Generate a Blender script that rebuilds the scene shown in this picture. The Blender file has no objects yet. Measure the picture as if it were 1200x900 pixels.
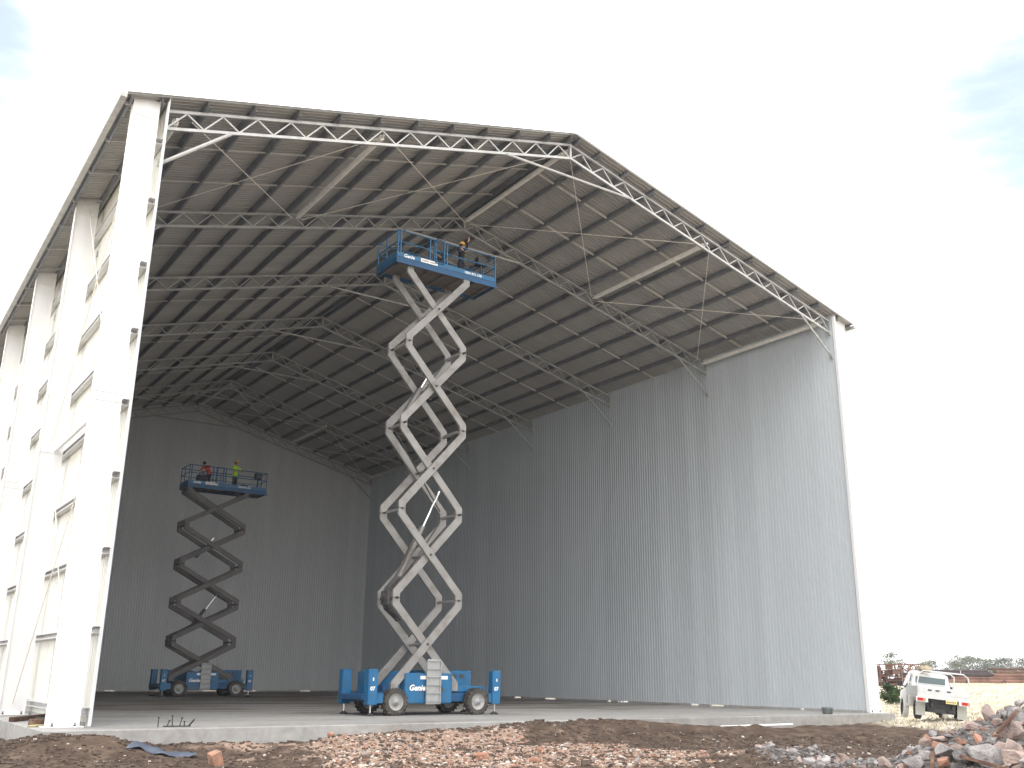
import bpy, bmesh, math, random
from mathutils import Vector, Matrix, noise
random.seed(7)
sc = bpy.context.scene
COL = sc.collection
V = Vector
R = math.radians

# ---------------------------------------------------------------- camera
CAM = V((-5.628, -26.498, 1.295)); YAW, PITCH, ROLL, FPX = .5974, .2922, .0109, 1137.66
fw = V((math.sin(YAW)*math.cos(PITCH), math.cos(YAW)*math.cos(PITCH), math.sin(PITCH)))
rt = V((math.cos(YAW), -math.sin(YAW), 0)); up = rt.cross(fw)
r2 = rt*math.cos(ROLL)+up*math.sin(ROLL); u2 = -rt*math.sin(ROLL)+up*math.cos(ROLL)
cd = bpy.data.cameras.new('camera'); cam = bpy.data.objects.new('camera', cd); COL.objects.link(cam)
m = Matrix((r2, u2, -fw)).transposed().to_4x4(); m.translation = CAM; cam.matrix_world = m
cd.sensor_width = 36; cd.lens = FPX/1200*36; cd.clip_start = .1; cd.clip_end = 9000
sc.camera = cam

# ---------------------------------------------------------------- light
SUN_EL, SUN_AZ = R(46), R(-38)        # azimuth from +Y towards +X : sun stands to the left, behind the camera
SUN_DIR = V((math.sin(SUN_AZ)*math.cos(SUN_EL)*1.0, -abs(math.cos(SUN_AZ))*math.cos(SUN_EL), math.sin(SUN_EL)))
sd = bpy.data.lights.new('sun', 'SUN'); sd.energy = .6; sd.angle = R(24); sd.color = (1, .98, .95)
so = bpy.data.objects.new('sun', sd); COL.objects.link(so); so.rotation_euler = SUN_DIR.to_track_quat('Z', 'Y').to_euler()
world = bpy.data.worlds.new('World'); sc.world = world; world.use_nodes = True
wn = world.node_tree.nodes; wl = world.node_tree.links; wn.clear()
sky = wn.new('ShaderNodeTexSky'); sky.sky_type = 'NISHITA'; sky.sun_disc = False
sky.sun_elevation = SUN_EL; sky.sun_rotation = math.atan2(SUN_DIR.x, SUN_DIR.y)
bg1 = wn.new('ShaderNodeBackground'); bg1.inputs[1].default_value = .15; tint = wn.new('ShaderNodeMix'); tint.data_type = 'RGBA'; tint.blend_type = 'MULTIPLY'; tint.inputs[0].default_value = 1; wl.new(sky.outputs[0], tint.inputs[6]); tint.inputs[7].default_value = (.95, 1.3, 1.14, 1); wl.new(tint.outputs[2], bg1.inputs[0])
bg2 = wn.new('ShaderNodeBackground'); bg2.inputs[0].default_value = (1, .99, .985, 1); bg2.inputs[1].default_value = 2.6
tc = wn.new('ShaderNodeTexCoord')
def wmath(op, a, b):
    q = wn.new('ShaderNodeMath'); q.operation = op
    for k, v in enumerate((a, b)):
        if hasattr(v, 'links'): wl.new(v, q.inputs[k])
        else: q.inputs[k].default_value = v
    return q.outputs[0]
def gap(d, width):          # soft round opening in the cloud sheet around a compass direction
    q = wn.new('ShaderNodeVectorMath'); q.operation = 'DISTANCE'; wl.new(tc.outputs['Generated'], q.inputs[0]); q.inputs[1].default_value = d
    r = wn.new('ShaderNodeMapRange'); r.interpolation_type = 'SMOOTHSTEP'; r.inputs['From Min'].default_value = 0; r.inputs['From Max'].default_value = width; r.inputs['To Min'].default_value = 1; r.inputs['To Max'].default_value = 0; wl.new(q.outputs['Value'], r.inputs[0]); return r.outputs[0]
def sdir(px, py): d = (fw+r2*((px-600)/FPX)-u2*((py-450)/FPX)).normalized(); return d
g = wmath('MAXIMUM', gap(sdir(1270, 130), .27), gap(sdir(-90, 10), .24))
g = wmath('MAXIMUM', g, gap(V((.3, .2, .93)).normalized(), .55)); g = wmath('MAXIMUM', g, gap(V((.9, -.3, .4)).normalized(), .5)); g = wmath('MAXIMUM', g, gap(V((-.8, .5, .4)).normalized(), .45))
mp = wn.new('ShaderNodeMapping'); mp.inputs['Scale'].default_value = (1.6, 1.6, 6)
nz = wn.new('ShaderNodeTexNoise'); nz.inputs['Scale'].default_value = 2.6; nz.inputs['Detail'].default_value = 8; nz.inputs['Roughness'].default_value = .6
wl.new(tc.outputs['Generated'], mp.inputs[0]); wl.new(mp.outputs[0], nz.inputs['Vector'])
cr = wn.new('ShaderNodeMapRange'); cr.interpolation_type = 'SMOOTHSTEP'; cr.inputs['From Min'].default_value = .18; cr.inputs['From Max'].default_value = .85
wl.new(wmath('ADD', wmath('MULTIPLY', g, .75), wmath('SUBTRACT', nz.outputs[0], .35)), cr.inputs[0])
cf = wmath('SUBTRACT', 1.0, wmath('MULTIPLY', cr.outputs[0], .78))
mx = wn.new('ShaderNodeMixShader'); wo = wn.new('ShaderNodeOutputWorld')
wl.new(cf, mx.inputs[0]); wl.new(bg1.outputs[0], mx.inputs[1]); wl.new(bg2.outputs[0], mx.inputs[2]); wl.new(mx.outputs[0], wo.inputs[0])
sc.view_settings.view_transform = 'Standard'; sc.view_settings.look = 'None'; sc.view_settings.exposure = .12; sc.view_settings.gamma = 1
sc.cycles.max_bounces = 8; sc.cycles.diffuse_bounces = 8

# ---------------------------------------------------------------- materials
def mat(name, col, rough=.6, metal=0., var=.12, scale=3., dark=None, bump=0., back=None, randvar=0., spec=.4, streak=None):
    """noise-varied principled material; dark=(colour, amount, scale): patches of a second colour; streak: vertical runs"""
    M = bpy.data.materials.new(name); M.use_nodes = True; n = M.node_tree.nodes; l = M.node_tree.links
    b = n['Principled BSDF']; b.inputs['Roughness'].default_value = rough; b.inputs['Metallic'].default_value = metal
    b.inputs['Specular IOR Level'].default_value = spec
    t = n.new('ShaderNodeTexCoord'); nt = n.new('ShaderNodeTexNoise'); nt.inputs['Scale'].default_value = scale; nt.inputs['Detail'].default_value = 6
    geo = n.new('ShaderNodeNewGeometry')
    src = geo.outputs['Position']
    if streak:
        mpp = n.new('ShaderNodeMapping'); mpp.inputs['Scale'].default_value = streak; l.new(src, mpp.inputs[0]); src = mpp.outputs[0]
    l.new(src, nt.inputs['Vector'])
    mr = n.new('ShaderNodeMapRange'); mr.inputs['From Min'].default_value = .3; mr.inputs['From Max'].default_value = .7
    mr.inputs['To Min'].default_value = 1-var; mr.inputs['To Max'].default_value = 1+var; l.new(nt.outputs[0], mr.inputs[0])
    fac = mr.outputs[0]
    if randvar:
        oi = n.new('ShaderNodeObjectInfo'); m2 = n.new('ShaderNodeMapRange'); m2.inputs['To Min'].default_value = 1-randvar; m2.inputs['To Max'].default_value = 1+randvar
        l.new(oi.outputs['Random'], m2.inputs[0]); mm = n.new('ShaderNodeMath'); mm.operation = 'MULTIPLY'; l.new(fac, mm.inputs[0]); l.new(m2.outputs[0], mm.inputs[1]); fac = mm.outputs[0]
    base = n.new('ShaderNodeRGB'); base.outputs[0].default_value = (*col, 1); c = base.outputs[0]
    if back:
        mxx = n.new('ShaderNodeMix'); mxx.data_type = 'RGBA'; l.new(geo.outputs['Backfacing'], mxx.inputs[0]); l.new(c, mxx.inputs[6]); mxx.inputs[7].default_value = (*back, 1); c = mxx.outputs[2]
    if dark:
        n3 = n.new('ShaderNodeTexNoise'); n3.inputs['Scale'].default_value = dark[2]; n3.inputs['Detail'].default_value = 8; n3.inputs['Roughness'].default_value = .65
        l.new(src, n3.inputs['Vector'])
        rp = n.new('ShaderNodeMapRange'); rp.inputs['From Min'].default_value = .5; rp.inputs['From Max'].default_value = .66; rp.inputs['To Max'].default_value = dark[1]; l.new(n3.outputs[0], rp.inputs[0])
        mxx = n.new('ShaderNodeMix'); mxx.data_type = 'RGBA'; l.new(rp.outputs[0], mxx.inputs[0]); l.new(c, mxx.inputs[6]); mxx.inputs[7].default_value = (*dark[0], 1); c = mxx.outputs[2]
    vm = n.new('ShaderNodeVectorMath'); vm.operation = 'SCALE'; l.new(c, vm.inputs[0]); l.new(fac, vm.inputs['Scale']); l.new(vm.outputs[0], b.inputs['Base Color'])
    if bump:
        nb = n.new('ShaderNodeTexNoise'); nb.inputs['Scale'].default_value = scale*6; nb.inputs['Detail'].default_value = 6; l.new(geo.outputs['Position'], nb.inputs['Vector'])
        bp = n.new('ShaderNodeBump'); bp.inputs['Strength'].default_value = bump; bp.inputs['Distance'].default_value = .03; l.new(nb.outputs[0], bp.inputs['Height']); l.new(bp.outputs[0], b.inputs['Normal'])
    return M
galv = mat('galvanised_steel', (.46, .455, .44), .45, .3, .12, 5, dark=((.34, .33, .32), .5, 2))
galv_b = mat('galvanised_bridging', (.60, .575, .53), .5, .1, .1, 5)
purl = mat('galvanised_purlin', (.22, .225, .235), .5, .3, .15, 2)
strutm = mat('primed_strut', (.82, .79, .73), .6, 0, .1, 4)
white = mat('white_paint', (.81, .81, .815), .5, 0, .03, 1.5, dark=((.72, .71, .69), .3, 3), streak=(3, 3, .4))
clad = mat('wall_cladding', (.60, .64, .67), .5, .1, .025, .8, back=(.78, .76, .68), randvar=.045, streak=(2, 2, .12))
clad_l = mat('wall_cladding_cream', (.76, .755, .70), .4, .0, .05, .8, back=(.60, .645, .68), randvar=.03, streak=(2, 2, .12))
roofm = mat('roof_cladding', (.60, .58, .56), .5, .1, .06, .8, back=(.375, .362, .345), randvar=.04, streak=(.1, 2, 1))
backm = mat('back_wall_cladding', (.60, .61, .62), .5, .1, .05, .8, back=(.78, .76, .68), randvar=.03, streak=(2, 2, .12))
rustrod = mat('primed_rod', (.80, .76, .68), .6, 0, .1, 6)
blue = mat('blue_paint', (.007, .115, .26), .42, 0, .15, 3, dark=((.05, .10, .15), .8, 3.5))
blued = mat('blue_paint_dark', (.01, .075, .18), .5, 0, .15, 3)
armm = mat('scissor_paint', (.25, .24, .23), .5, .1, .12, 2, dark=((.16, .14, .12), .8, 2.2))
armd = mat('scissor_paint_shaded', (.085, .077, .075), .5, .1, .12, 2, dark=((.11, .095, .085), .7, 3))  # darker copy of the arm paint: shade deep in the shed put into colour
darkm = mat('dark_steel', (.05, .05, .052), .5, .2, .2, 6)
chrome = mat('chrome_rod', (.8, .8, .8), .2, .9, .02, 6)
tyrem = mat('tyre_rubber', (.055, .05, .045), .85, 0, .3, 6, dark=((.14, .12, .095), .6, 4))
rimm = mat('rim_grey', (.36, .36, .35), .6, .1, .15, 6, dark=((.2, .17, .14), .5, 5))
ladm = mat('ladder_grey', (.34, .345, .34), .55, .3, .1, 6)
decal = mat('white_decal', (.82, .82, .8), .5, 0, .02, 3)
decalg = mat('grey_decal_print', (.42, .40, .40), .5, 0, .02, 3)
deckm = mat('deck_plate', (.16, .14, .12), .7, .2, .2, 4, dark=((.22, .12, .06), .5, 3))
utew = mat('ute_white_paint', (.8, .8, .78), .3, 0, .03, 2, dark=((.62, .57, .48), .4, 3))
alum = mat('alloy_tray', (.62, .63, .63), .4, .4, .06, 4, dark=((.5, .46, .4), .4, 3))
glassm = mat('cab_glass', (.10, .14, .15), .08, 0, .05, 3, spec=.8)
redl = mat('red_lens', (.45, .02, .02), .25, 0, .05, 6)
amber = mat('amber_lens', (.5, .25, .12), .25, 0, .05, 6)
plateY = mat('number_plate_yellow', (.72, .60, .28), .5, 0, .05, 9)
mud = mat('mudflap_grey', (.42, .42, .38), .8, 0, .1, 6)
rust = mat('rusty_steel', (.12, .062, .045), .85, 0, .35, 2, dark=((.07, .045, .04), .8, 2.5), randvar=.35)
rust2 = mat('rusty_pipe', (.20, .11, .08), .85, 0, .3, .8, dark=((.12, .06, .045), .8, 1), randvar=.2)
darkpipe = mat('dark_coated_pipe', (.055, .04, .045), .7, 0, .3, 1)
timber = mat('brown_timber', (.10, .055, .04), .85, 0, .3, 6, randvar=.3, dark=((.27, .19, .13), .6, 4))
timber_y = mat('pale_timber', (.46, .40, .20), .85, 0, .2, 6)
redtim = mat('red_timber', (.22, .045, .05), .8, 0, .25, 6)
stoneA = mat('grey_rubble', (.31, .29, .285), .9, 0, .4, 5, bump=1, randvar=.4, dark=((.15, .13, .115), .8, 4))
stoneB = mat('brown_rubble', (.33, .255, .225), .9, 0, .3, 5, bump=.9, randvar=.3, dark=((.17, .12, .09), .7, 4))
stoneC = mat('broken_brick', (.36, .19, .13), .9, 0, .25, 6, bump=.7, randvar=.3, dark=((.34, .26, .21), .7, 4))
stoneD = mat('pinkish_brick_chip', (.50, .36, .29), .9, 0, .3, 7, bump=.5, dark=((.30, .22, .18), .7, 6))
barkm = mat('bark', (.20, .165, .13), .9, 0, .25, 3)
leafA = mat('eucalyptus_leaves', (.085, .105, .06), .7, 0, .45, .35)
leafB = mat('eucalyptus_leaves_pale', (.13, .14, .095), .7, 0, .45, .35)
shrubm = mat('shrub_leaves', (.055, .10, .03), .7, 0, .5, 2)
strawm = mat('dry_grass', (.62, .56, .44), .9, 0, .3, .6)
tarpm = mat('blue_grey_plastic', (.10, .12, .16), .45, 0, .2, 5)
pvc = mat('white_pipe', (.72, .72, .70), .5, 0, .08, 5)
potm = mat('old_metal_pot', (.17, .19, .19), .6, .3, .3, 8)
skin = mat('skin', (.50, .29, .20), .55, 0, .05, 8)
hivis = mat('hi_vis_yellow_green', (.52, .85, .04), .7, 0, .08, 8)
redsh = mat('red_orange_shirt', (.80, .07, .03), .7, 0, .1, 8)
navy = mat('navy_workwear', (.018, .02, .035), .8, 0, .2, 8)
boot = mat('boot_leather', (.06, .04, .025), .7, 0, .2, 8)
hairm = mat('dark_hair', (.03, .02, .015), .7, 0, .2, 8)
eyem = mat('eye', (.03, .03, .03), .2, 0, .02, 8)
hatm = mat('hard_hat_yellow', (.80, .48, .10), .35, 0, .04, 4)
hatw = mat('hard_hat_white', (.80, .78, .72), .35, 0, .04, 4)

# concrete with stains
def concrete():
    M = mat('concrete', (.48, .47, .445), .85, 0, .12, .9, dark=((.27, .25, .23), .75, .55), bump=.35)
    return M
conc = concrete()
conc_int = mat('concrete_inside', (.30, .28, .26), .85, 0, .15, .5, dark=((.14, .12, .10), .8, .35), bump=.3, streak=(.5, 2, 1))

# ---------------------------------------------------------------- mesh helpers
class MB:
    def __init__(s): s.v = []; s.f = []
    def add(s, vs, fs):
        o = len(s.v); s.v += [tuple(v) for v in vs]; s.f += [tuple(i+o for i in f) for f in fs]; return s
    def box(s, lo, hi, M=None):
        x0, y0, z0 = lo; x1, y1, z1 = hi
        vs = [V((x, y, z)) for z in (z0, z1) for x, y in ((x0, y0), (x1, y0), (x1, y1), (x0, y1))]
        if M: vs = [M @ v for v in vs]
        return s.add(vs, [(3, 2, 1, 0), (4, 5, 6, 7), (0, 1, 5, 4), (1, 2, 6, 5), (2, 3, 7, 6), (3, 0, 4, 7)])
    def bbox(s, lo, hi, b=.01, M=None):
        """box with chamfered vertical and top edges (profile shrunk at both ends)"""
        x0, y0, z0 = lo; x1, y1, z1 = hi; vs = []
        def ring(z, k):
            return [V(p) for p in ((x0+b+k, y0+k, z), (x1-b-k, y0+k, z), (x1-k, y0+b+k, z), (x1-k, y1-b-k, z), (x1-b-k, y1-k, z), (x0+b+k, y1-k, z), (x0+k, y1-b-k, z), (x0+k, y0+b+k, z))]
        for z, k in ((z0, b), (z0+b, 0), (z1-b, 0), (z1, b)): vs += ring(z, k)
        fs = [tuple(range(7, -1, -1)), tuple(range(24, 32))]
        for r in range(3):
            for i in range(8): fs.append((r*8+i, r*8+(i+1) % 8, r*8+8+(i+1) % 8, r*8+8+i))
        if M: vs = [M @ v for v in vs]
        return s.add(vs, fs)
    def beam(s, a, b, w, h, upv=(0, 0, 1)):
        a = V(a); b = V(b); d = (b-a).normalized(); u = V(upv); sd_ = d.cross(u)
        if sd_.length < 1e-4: sd_ = d.cross(V((1, 0, 0)))
        sd_.normalize(); u = sd_.cross(d)
        vs = [p+sd_*x*w/2+u*y*h/2 for p in (a, b) for x, y in ((-1, -1), (1, -1), (1, 1), (-1, 1))]
        return s.add(vs, [(3, 2, 1, 0), (4, 5, 6, 7), (0, 1, 5, 4), (1, 2, 6, 5), (2, 3, 7, 6), (3, 0, 4, 7)])
    def tube(s, pts, r, n=8, caps=True, rads=None):
        pts = [V(p) for p in pts]; vs = []; fs = []
        prev = None
        for i, p in enumerate(pts):
            d = (pts[min(i+1, len(pts)-1)]-pts[max(i-1, 0)]).normalized()
            if prev is None:
                a = d.orthogonal().normalized()
            else: a = (prev-d*prev.dot(d)).normalized()
            prev = a; b = d.cross(a); rr = rads[i] if rads else r
            vs += [p+a*math.cos(2*math.pi*k/n)*rr+b*math.sin(2*math.pi*k/n)*rr for k in range(n)]
        for i in range(len(pts)-1):
            for k in range(n): fs.append((i*n+k, i*n+(k+1) % n, (i+1)*n+(k+1) % n, (i+1)*n+k))
        if caps: fs += [tuple(range(n-1, -1, -1)), tuple(range((len(pts)-1)*n, len(pts)*n))]
        return s.add(vs, fs)
    def lathe(s, prof, c, axis='z', n=24):
        """prof: list of (radius, height)"""
        vs = []; fs = []; c = V(c)
        for r, h in prof:
            for k in range(n):
                a = 2*math.pi*k/n; x, y = r*math.cos(a), r*math.sin(a)
                vs.append(c+(V((x, y, h)) if axis == 'z' else V((x, h, y)) if axis == 'y' else V((h, x, y))))
        for i in range(len(prof)-1):
            for k in range(n):
                q = (i*n+k, i*n+(k+1) % n, (i+1)*n+(k+1) % n, (i+1)*n+k); fs.append(q if axis != 'y' else q[::-1])
        return s.add(vs, fs)
    def prism(s, poly, y0, y1):
        """polygon in XZ extruded along Y"""
        n = len(poly); vs = [V((x, y0, z)) for x, z in poly]+[V((x, y1, z)) for x, z in poly]
        return s.add(vs, [tuple(range(n)), tuple(range(2*n-1, n-1, -1))]+[(i, i+n, (i+1) % n+n, (i+1) % n) for i in range(n)])
    def mesh(s, name, m, smooth=False):
        me = bpy.data.meshes.new(name); me.from_pydata(s.v, [], s.f); me.materials.append(m)
        if smooth: me.polygons.foreach_set('use_smooth', [True]*len(me.polygons))
        me.update(); return me
    def build(s, name, m, parent=None, smooth=False, fix=False):
        me = s.mesh(name, m, smooth)
        if fix:
            bm = bmesh.new(); bm.from_mesh(me); bmesh.ops.recalc_face_normals(bm, faces=bm.faces); bm.to_mesh(me); bm.free()
        return link(name, me, parent)
def link(name, me, parent=None, loc=None, rot=None):
    o = bpy.data.objects.new(name, me); COL.objects.link(o)
    if parent: o.parent = parent
    if loc is not None: o.location = loc
    if rot is not None: o.rotation_euler = rot
    return o
def thing(name, label, cat, loc=(0, 0, 0), rz=0, group=None):
    o = bpy.data.objects.new(name, None); COL.objects.link(o); o.location = loc; o.rotation_euler = (0, 0, rz)
    o.empty_display_size = .3
    return tag(o, label, cat, group)
def tag(o, label, cat, group=None):
    o['label'] = label; o['category'] = cat
    if group: o['group'] = group
    return o
def struct(o): o['kind'] = 'structure'; return o
def fbm(x, y, s, seed=0.): return noise.fractal(V((x*s, y*s, seed)), 1., 2., 5)
def sst(t): t = max(0, min(1, t)); return t*t*(3-2*t)
def interp(x, tab):
    if x <= tab[0][0]: return tab[0][1]
    for (a, p), (b, q) in zip(tab, tab[1:]):
        if x <= b: return p+(q-p)*(x-a)/(b-a)
    return tab[-1][1]
def place(px, D):
    """ground point seen at photo column px at forward distance D"""
    lat = (px-600)/FPX*D*math.cos(PITCH); return (CAM.x+D*math.sin(YAW)+lat*math.cos(YAW), CAM.y+D*math.cos(YAW)-lat*math.sin(YAW))

# ---------------------------------------------------------------- terrain
SX0, SX1, SY1 = -1.25, 31.1, 47.7      # the slab
def sy0(x): return -1.5+.8*(min(max(x, SX0), SX1)-SX0)/(SX1-SX0)
XT = [(19, -.45), (25.5, -.16), (34, -.02), (47, .08), (60, .45), (75, .86), (100, 1.08), (250, 1.2), (1000, 1.2)]
def ground(x, y):
    dx = max(SX0-x, 0, x-SX1); SY0 = sy0(x); dy = max(SY0-y, 0, y-SY1); d = math.hypot(dx, dy)
    h = -.45
    rise = interp(x, XT)+.45
    w = sst((d-.3)/3.2)
    h += rise*w
    if x < -12: h += sst((-12-x)/80)*1.2
    inside = 1 if d > 0 else 0
    def g(cx, cy, sx, sy, a): return a*math.exp(-((x-cx)/sx)**2-((y-cy)/sy)**2)
    if y < SY0+.5 and y > -30 and -12 < x < 40:
        m_ = g(-1.5, -2.3, 1.0, .6, .2)+g(-.6, -3.0, 1.3, .8, .36)+g(2.6, -3.1, 1.1, .6, .2)+g(5.2, -3.6, 1.3, .8, .24)+g(-3.8, -2.2, 1.5, 1.6, .25)
        m_ += g(8.2, -2.6, 2.6, 1.0, .30)+g(12, -2.2, 2.4, 1.1, .40)+g(15.7, -2.3, 2.4, 1.1, .42)+g(19., -3.6, 2.4, 1.3, .22)+g(4.5, -6.3, 1.6, .9, .08)
        m_ += 1.65*math.exp(-(((x-12.2)*.827-(y+18.1)*.562)**2+((x-12.2)*.562+(y+18.1)*.827)**2)/(2*2.0**2))
        m_ += .18*math.exp(-((x-14.5)**2+(y+10)**2)/6.)
        h += m_
    if -30 < y < 30 and -15 < x < 70:
        near = 1 if d < 30 else .5
        h += (.09*fbm(x, y, .55, 3)+.045*fbm(x, y, 2.1, 9)+.02*fbm(x, y, 6, 5))*near*(1 if d > .02 else 0)
    if 13 < x < 30 and -9 < y < -2: h += .035*math.sin((y+.33*x)*5.5+fbm(x, y, .3, 2))*sst((x-13)/3)*sst((30-x)/3)*sst((y+9)/2)
    if d < .25: h = min(h, -.10) if d > 0 else -.6
    return h
def axis_vals(segs):
    out = []
    for a, b, st in segs:
        n = max(1, round((b-a)/st)); out += [a+(b-a)*i/n for i in range(n)]
    return out+[segs[-1][1]]
xs = axis_vals([(-4000, -200, 950), (-200, -15, 18), (-15, -7, 1), (-7, 34, .13), (34, 60, .8), (60, 110, 2.5), (110, 400, 20), (400, 4000, 900)])
ys = axis_vals([(-4000, -100, 975), (-100, -28, 8), (-28, -20, .8), (-20, -1.2, .13), (-1.2, 10, .7), (10, 60, 2.5), (60, 300, 20), (300, 4000, 900)])
gv = [(x, y, ground(x, y)) for y in ys for x in xs]
nx = len(xs)
gf = [(j*nx+i, j*nx+i+1, (j+1)*nx+i+1, (j+1)*nx+i) for j in range(len(ys)-1) for i in range(nx-1)]
gm = bpy.data.meshes.new('ground'); gm.from_pydata(gv, [], gf)
gm.polygons.foreach_set('use_smooth', [True]*len(gm.polygons))
zone = gm.color_attributes.new('soil_kind', 'FLOAT_COLOR', 'POINT')
def zones(x, y):
    n1 = fbm(x, y, .5, 21)*.9; n2 = fbm(x, y, 1.6, 33)*.5
    dx, dy = x-CAM.x, y-CAM.y; D = dx*math.sin(YAW)+dy*math.cos(YAW); lat = dx*math.cos(YAW)-dy*math.sin(YAW)
    px = 600+lat/max(D, 1)*FPX
    # brick dust spread: an oval patch in front of the slab
    u = (x-7.6)*.827-(y+6.6)*.562; w = (x-7.6)*.562+(y+6.6)*.827
    brick = sst((1.25-math.hypot(u/4.6, w/3.9)+(n1+n2)*.75)/.35)
    straw = max(sst((x-24.4+n1*2+n2-.15*(y+7))/2.0), sst((-10-x)/3), sst((-22-y)/4)*0)
    grey = .8*math.exp(-((x-12.6)**2+(y+16.5)**2)/9)+.5*sst(.5-abs((y+9.5)+(x-14)*.6)/3)*sst((x-9)/3)*sst((20-x)/3)
    return brick*(1-straw), straw, min(1, grey)
cols = []
for x, y, z in gv: b_, s_, g_ = zones(x, y); cols += [b_, s_, g_, 1]
zone.data.foreach_set('color', cols)
def soil():
    M = bpy.data.materials.new('soil'); M.use_nodes = True; n = M.node_tree.nodes; l = M.node_tree.links
    b = n['Principled BSDF']; b.inputs['Roughness'].default_value = .95; b.inputs['Specular IOR Level'].default_value = .15
    at = n.new('ShaderNodeAttribute'); at.attribute_name = 'soil_kind'; sep = n.new('ShaderNodeSeparateColor'); l.new(at.outputs['Color'], sep.inputs[0])
    geo = n.new('ShaderNodeNewGeometry')
    def nt(s, d=8, r=.6):
        q = n.new('ShaderNodeTexNoise'); q.inputs['Scale'].default_value = s; q.inputs['Detail'].default_value = d; q.inputs['Roughness'].default_value = r; l.new(geo.outputs['Position'], q.inputs['Vector']); return q.outputs[0]
    def ramp(src, stops):
        q = n.new('ShaderNodeValToRGB'); e = q.color_ramp.elements
        while len(e) < len(stops): e.new(.5)
        for k, (p, c) in enumerate(stops): e[k].position = p; e[k].color = (*c, 1)
        l.new(src, q.inputs[0]); return q.outputs[0]
    def mixc(f, a, c):
        q = n.new('ShaderNodeMix'); q.data_type = 'RGBA'; l.new(f, q.inputs[0]); l.new(a, q.inputs[6]); l.new(c, q.inputs[7]); return q.outputs[2]
    A = nt(2.2, 10, .7); B = nt(9, 8, .7); Cn = nt(.35, 5)
    earth = ramp(A, [(.3, (.055, .038, .030)), (.5, (.105, .074, .056)), (.62, (.165, .12, .09)), (.75, (.26, .21, .165))])
    brick = ramp(B, [(.3, (.19, .13, .10)), (.47, (.36, .25, .19)), (.6, (.46, .35, .28)), (.75, (.56, .49, .42))])
    straw = ramp(A, [(.3, (.34, .26, .18)), (.46, (.54, .48, .38)), (.6, (.66, .62, .53)), (.75, (.74, .71, .64))])
    grey = ramp(B, [(.3, (.15, .14, .13)), (.5, (.24, .23, .215)), (.7, (.38, .37, .35))])
    c = mixc(sep.outputs[0], earth, brick); c = mixc(sep.outputs[2], c, grey); c = mixc(sep.outputs[1], c, straw)
    l.new(c, b.inputs['Base Color'])
    bp = n.new('ShaderNodeBump'); bp.inputs['Strength'].default_value = .8; bp.inputs['Distance'].default_value = .05; l.new(nt(11, 9, .75), bp.inputs['Height']); l.new(bp.outputs[0], b.inputs['Normal'])
    return M
soilm = soil(); gm.materials.append(soilm)
struct(link('ground', gm))

# ---------------------------------------------------------------- slab
def slab():
    mb = MB(); bz = .02
    def rects(z, k): return [(SX0+k, sy0(SX0)+k, z), (SX1-k, sy0(SX1)+k, z), (SX1-k, SY1-k, z), (SX0+k, SY1-k, z)]
    vs = rects(-.55, 0)+rects(-bz, 0)+rects(0, bz)
    fs = [(11, 10, 9, 8)[::-1]]
    for r in (0, 1):
        for i in range(4): fs.append((r*4+i, r*4+(i+1) % 4, r*4+4+(i+1) % 4, r*4+4+i))
    mb.add(vs, fs); me = mb.mesh('concrete_slab', conc)
    return struct(link('concrete_slab', me))
slab_o = slab()
# one slab material with stains and the shed's inner shade in its colour
def slabmat():
    M = bpy.data.materials.new('slab_concrete'); M.use_nodes = True; n = M.node_tree.nodes; l = M.node_tree.links
    b = n['Principled BSDF']; b.inputs['Roughness'].default_value = .8; b.inputs['Specular IOR Level'].default_value = .3
    geo = n.new('ShaderNodeNewGeometry'); mp_ = n.new('ShaderNodeMapping'); mp_.inputs['Scale'].default_value = (.35, 1.1, 1); l.new(geo.outputs['Position'], mp_.inputs[0])
    def nt(s, d, src):
        q = n.new('ShaderNodeTexNoise'); q.inputs['Scale'].default_value = s; q.inputs['Detail'].default_value = d; q.inputs['Roughness'].default_value = .6; l.new(src, q.inputs['Vector']); return q.outputs[0]
    st = nt(.45, 8, mp_.outputs[0]); fine = nt(3.5, 8, geo.outputs['Position'])
    r1 = n.new('ShaderNodeValToRGB'); e = r1.color_ramp.elements; e[0].position = .36; e[0].color = (.37, .36, .345, 1); e[1].position = .64; e[1].color = (.17, .145, .125, 1); el = e.new(.52); el.color = (.30, .285, .268, 1)
    # painted shade: pushes the stain ramp darker with depth past the first metres
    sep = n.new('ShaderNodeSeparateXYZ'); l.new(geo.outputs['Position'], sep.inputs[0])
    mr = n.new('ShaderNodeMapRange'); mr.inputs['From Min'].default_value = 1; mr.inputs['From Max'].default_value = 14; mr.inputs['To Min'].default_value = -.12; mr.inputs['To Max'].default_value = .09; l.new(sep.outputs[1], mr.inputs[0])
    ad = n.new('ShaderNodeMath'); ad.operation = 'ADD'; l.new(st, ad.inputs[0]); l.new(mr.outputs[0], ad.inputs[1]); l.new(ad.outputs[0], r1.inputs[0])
    m2 = n.new('ShaderNodeMapRange'); m2.inputs['From Min'].default_value = .3; m2.inputs['From Max'].default_value = .7; m2.inputs['To Min'].default_value = .82; m2.inputs['To Max'].default_value = 1.15; l.new(fine, m2.inputs[0])
    vm = n.new('ShaderNodeVectorMath'); vm.operation = 'SCALE'; l.new(r1.outputs[0], vm.inputs[0]); l.new(m2.outputs[0], vm.inputs['Scale']); l.new(vm.outputs[0], b.inputs['Base Color'])
    bp = n.new('ShaderNodeBump'); bp.inputs['Strength'].default_value = .4; bp.inputs['Distance'].default_value = .02; l.new(fine, bp.inputs['Height']); l.new(bp.outputs[0], b.inputs['Normal'])
    return M
slab_o.data.materials[0] = slabmat()

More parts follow.
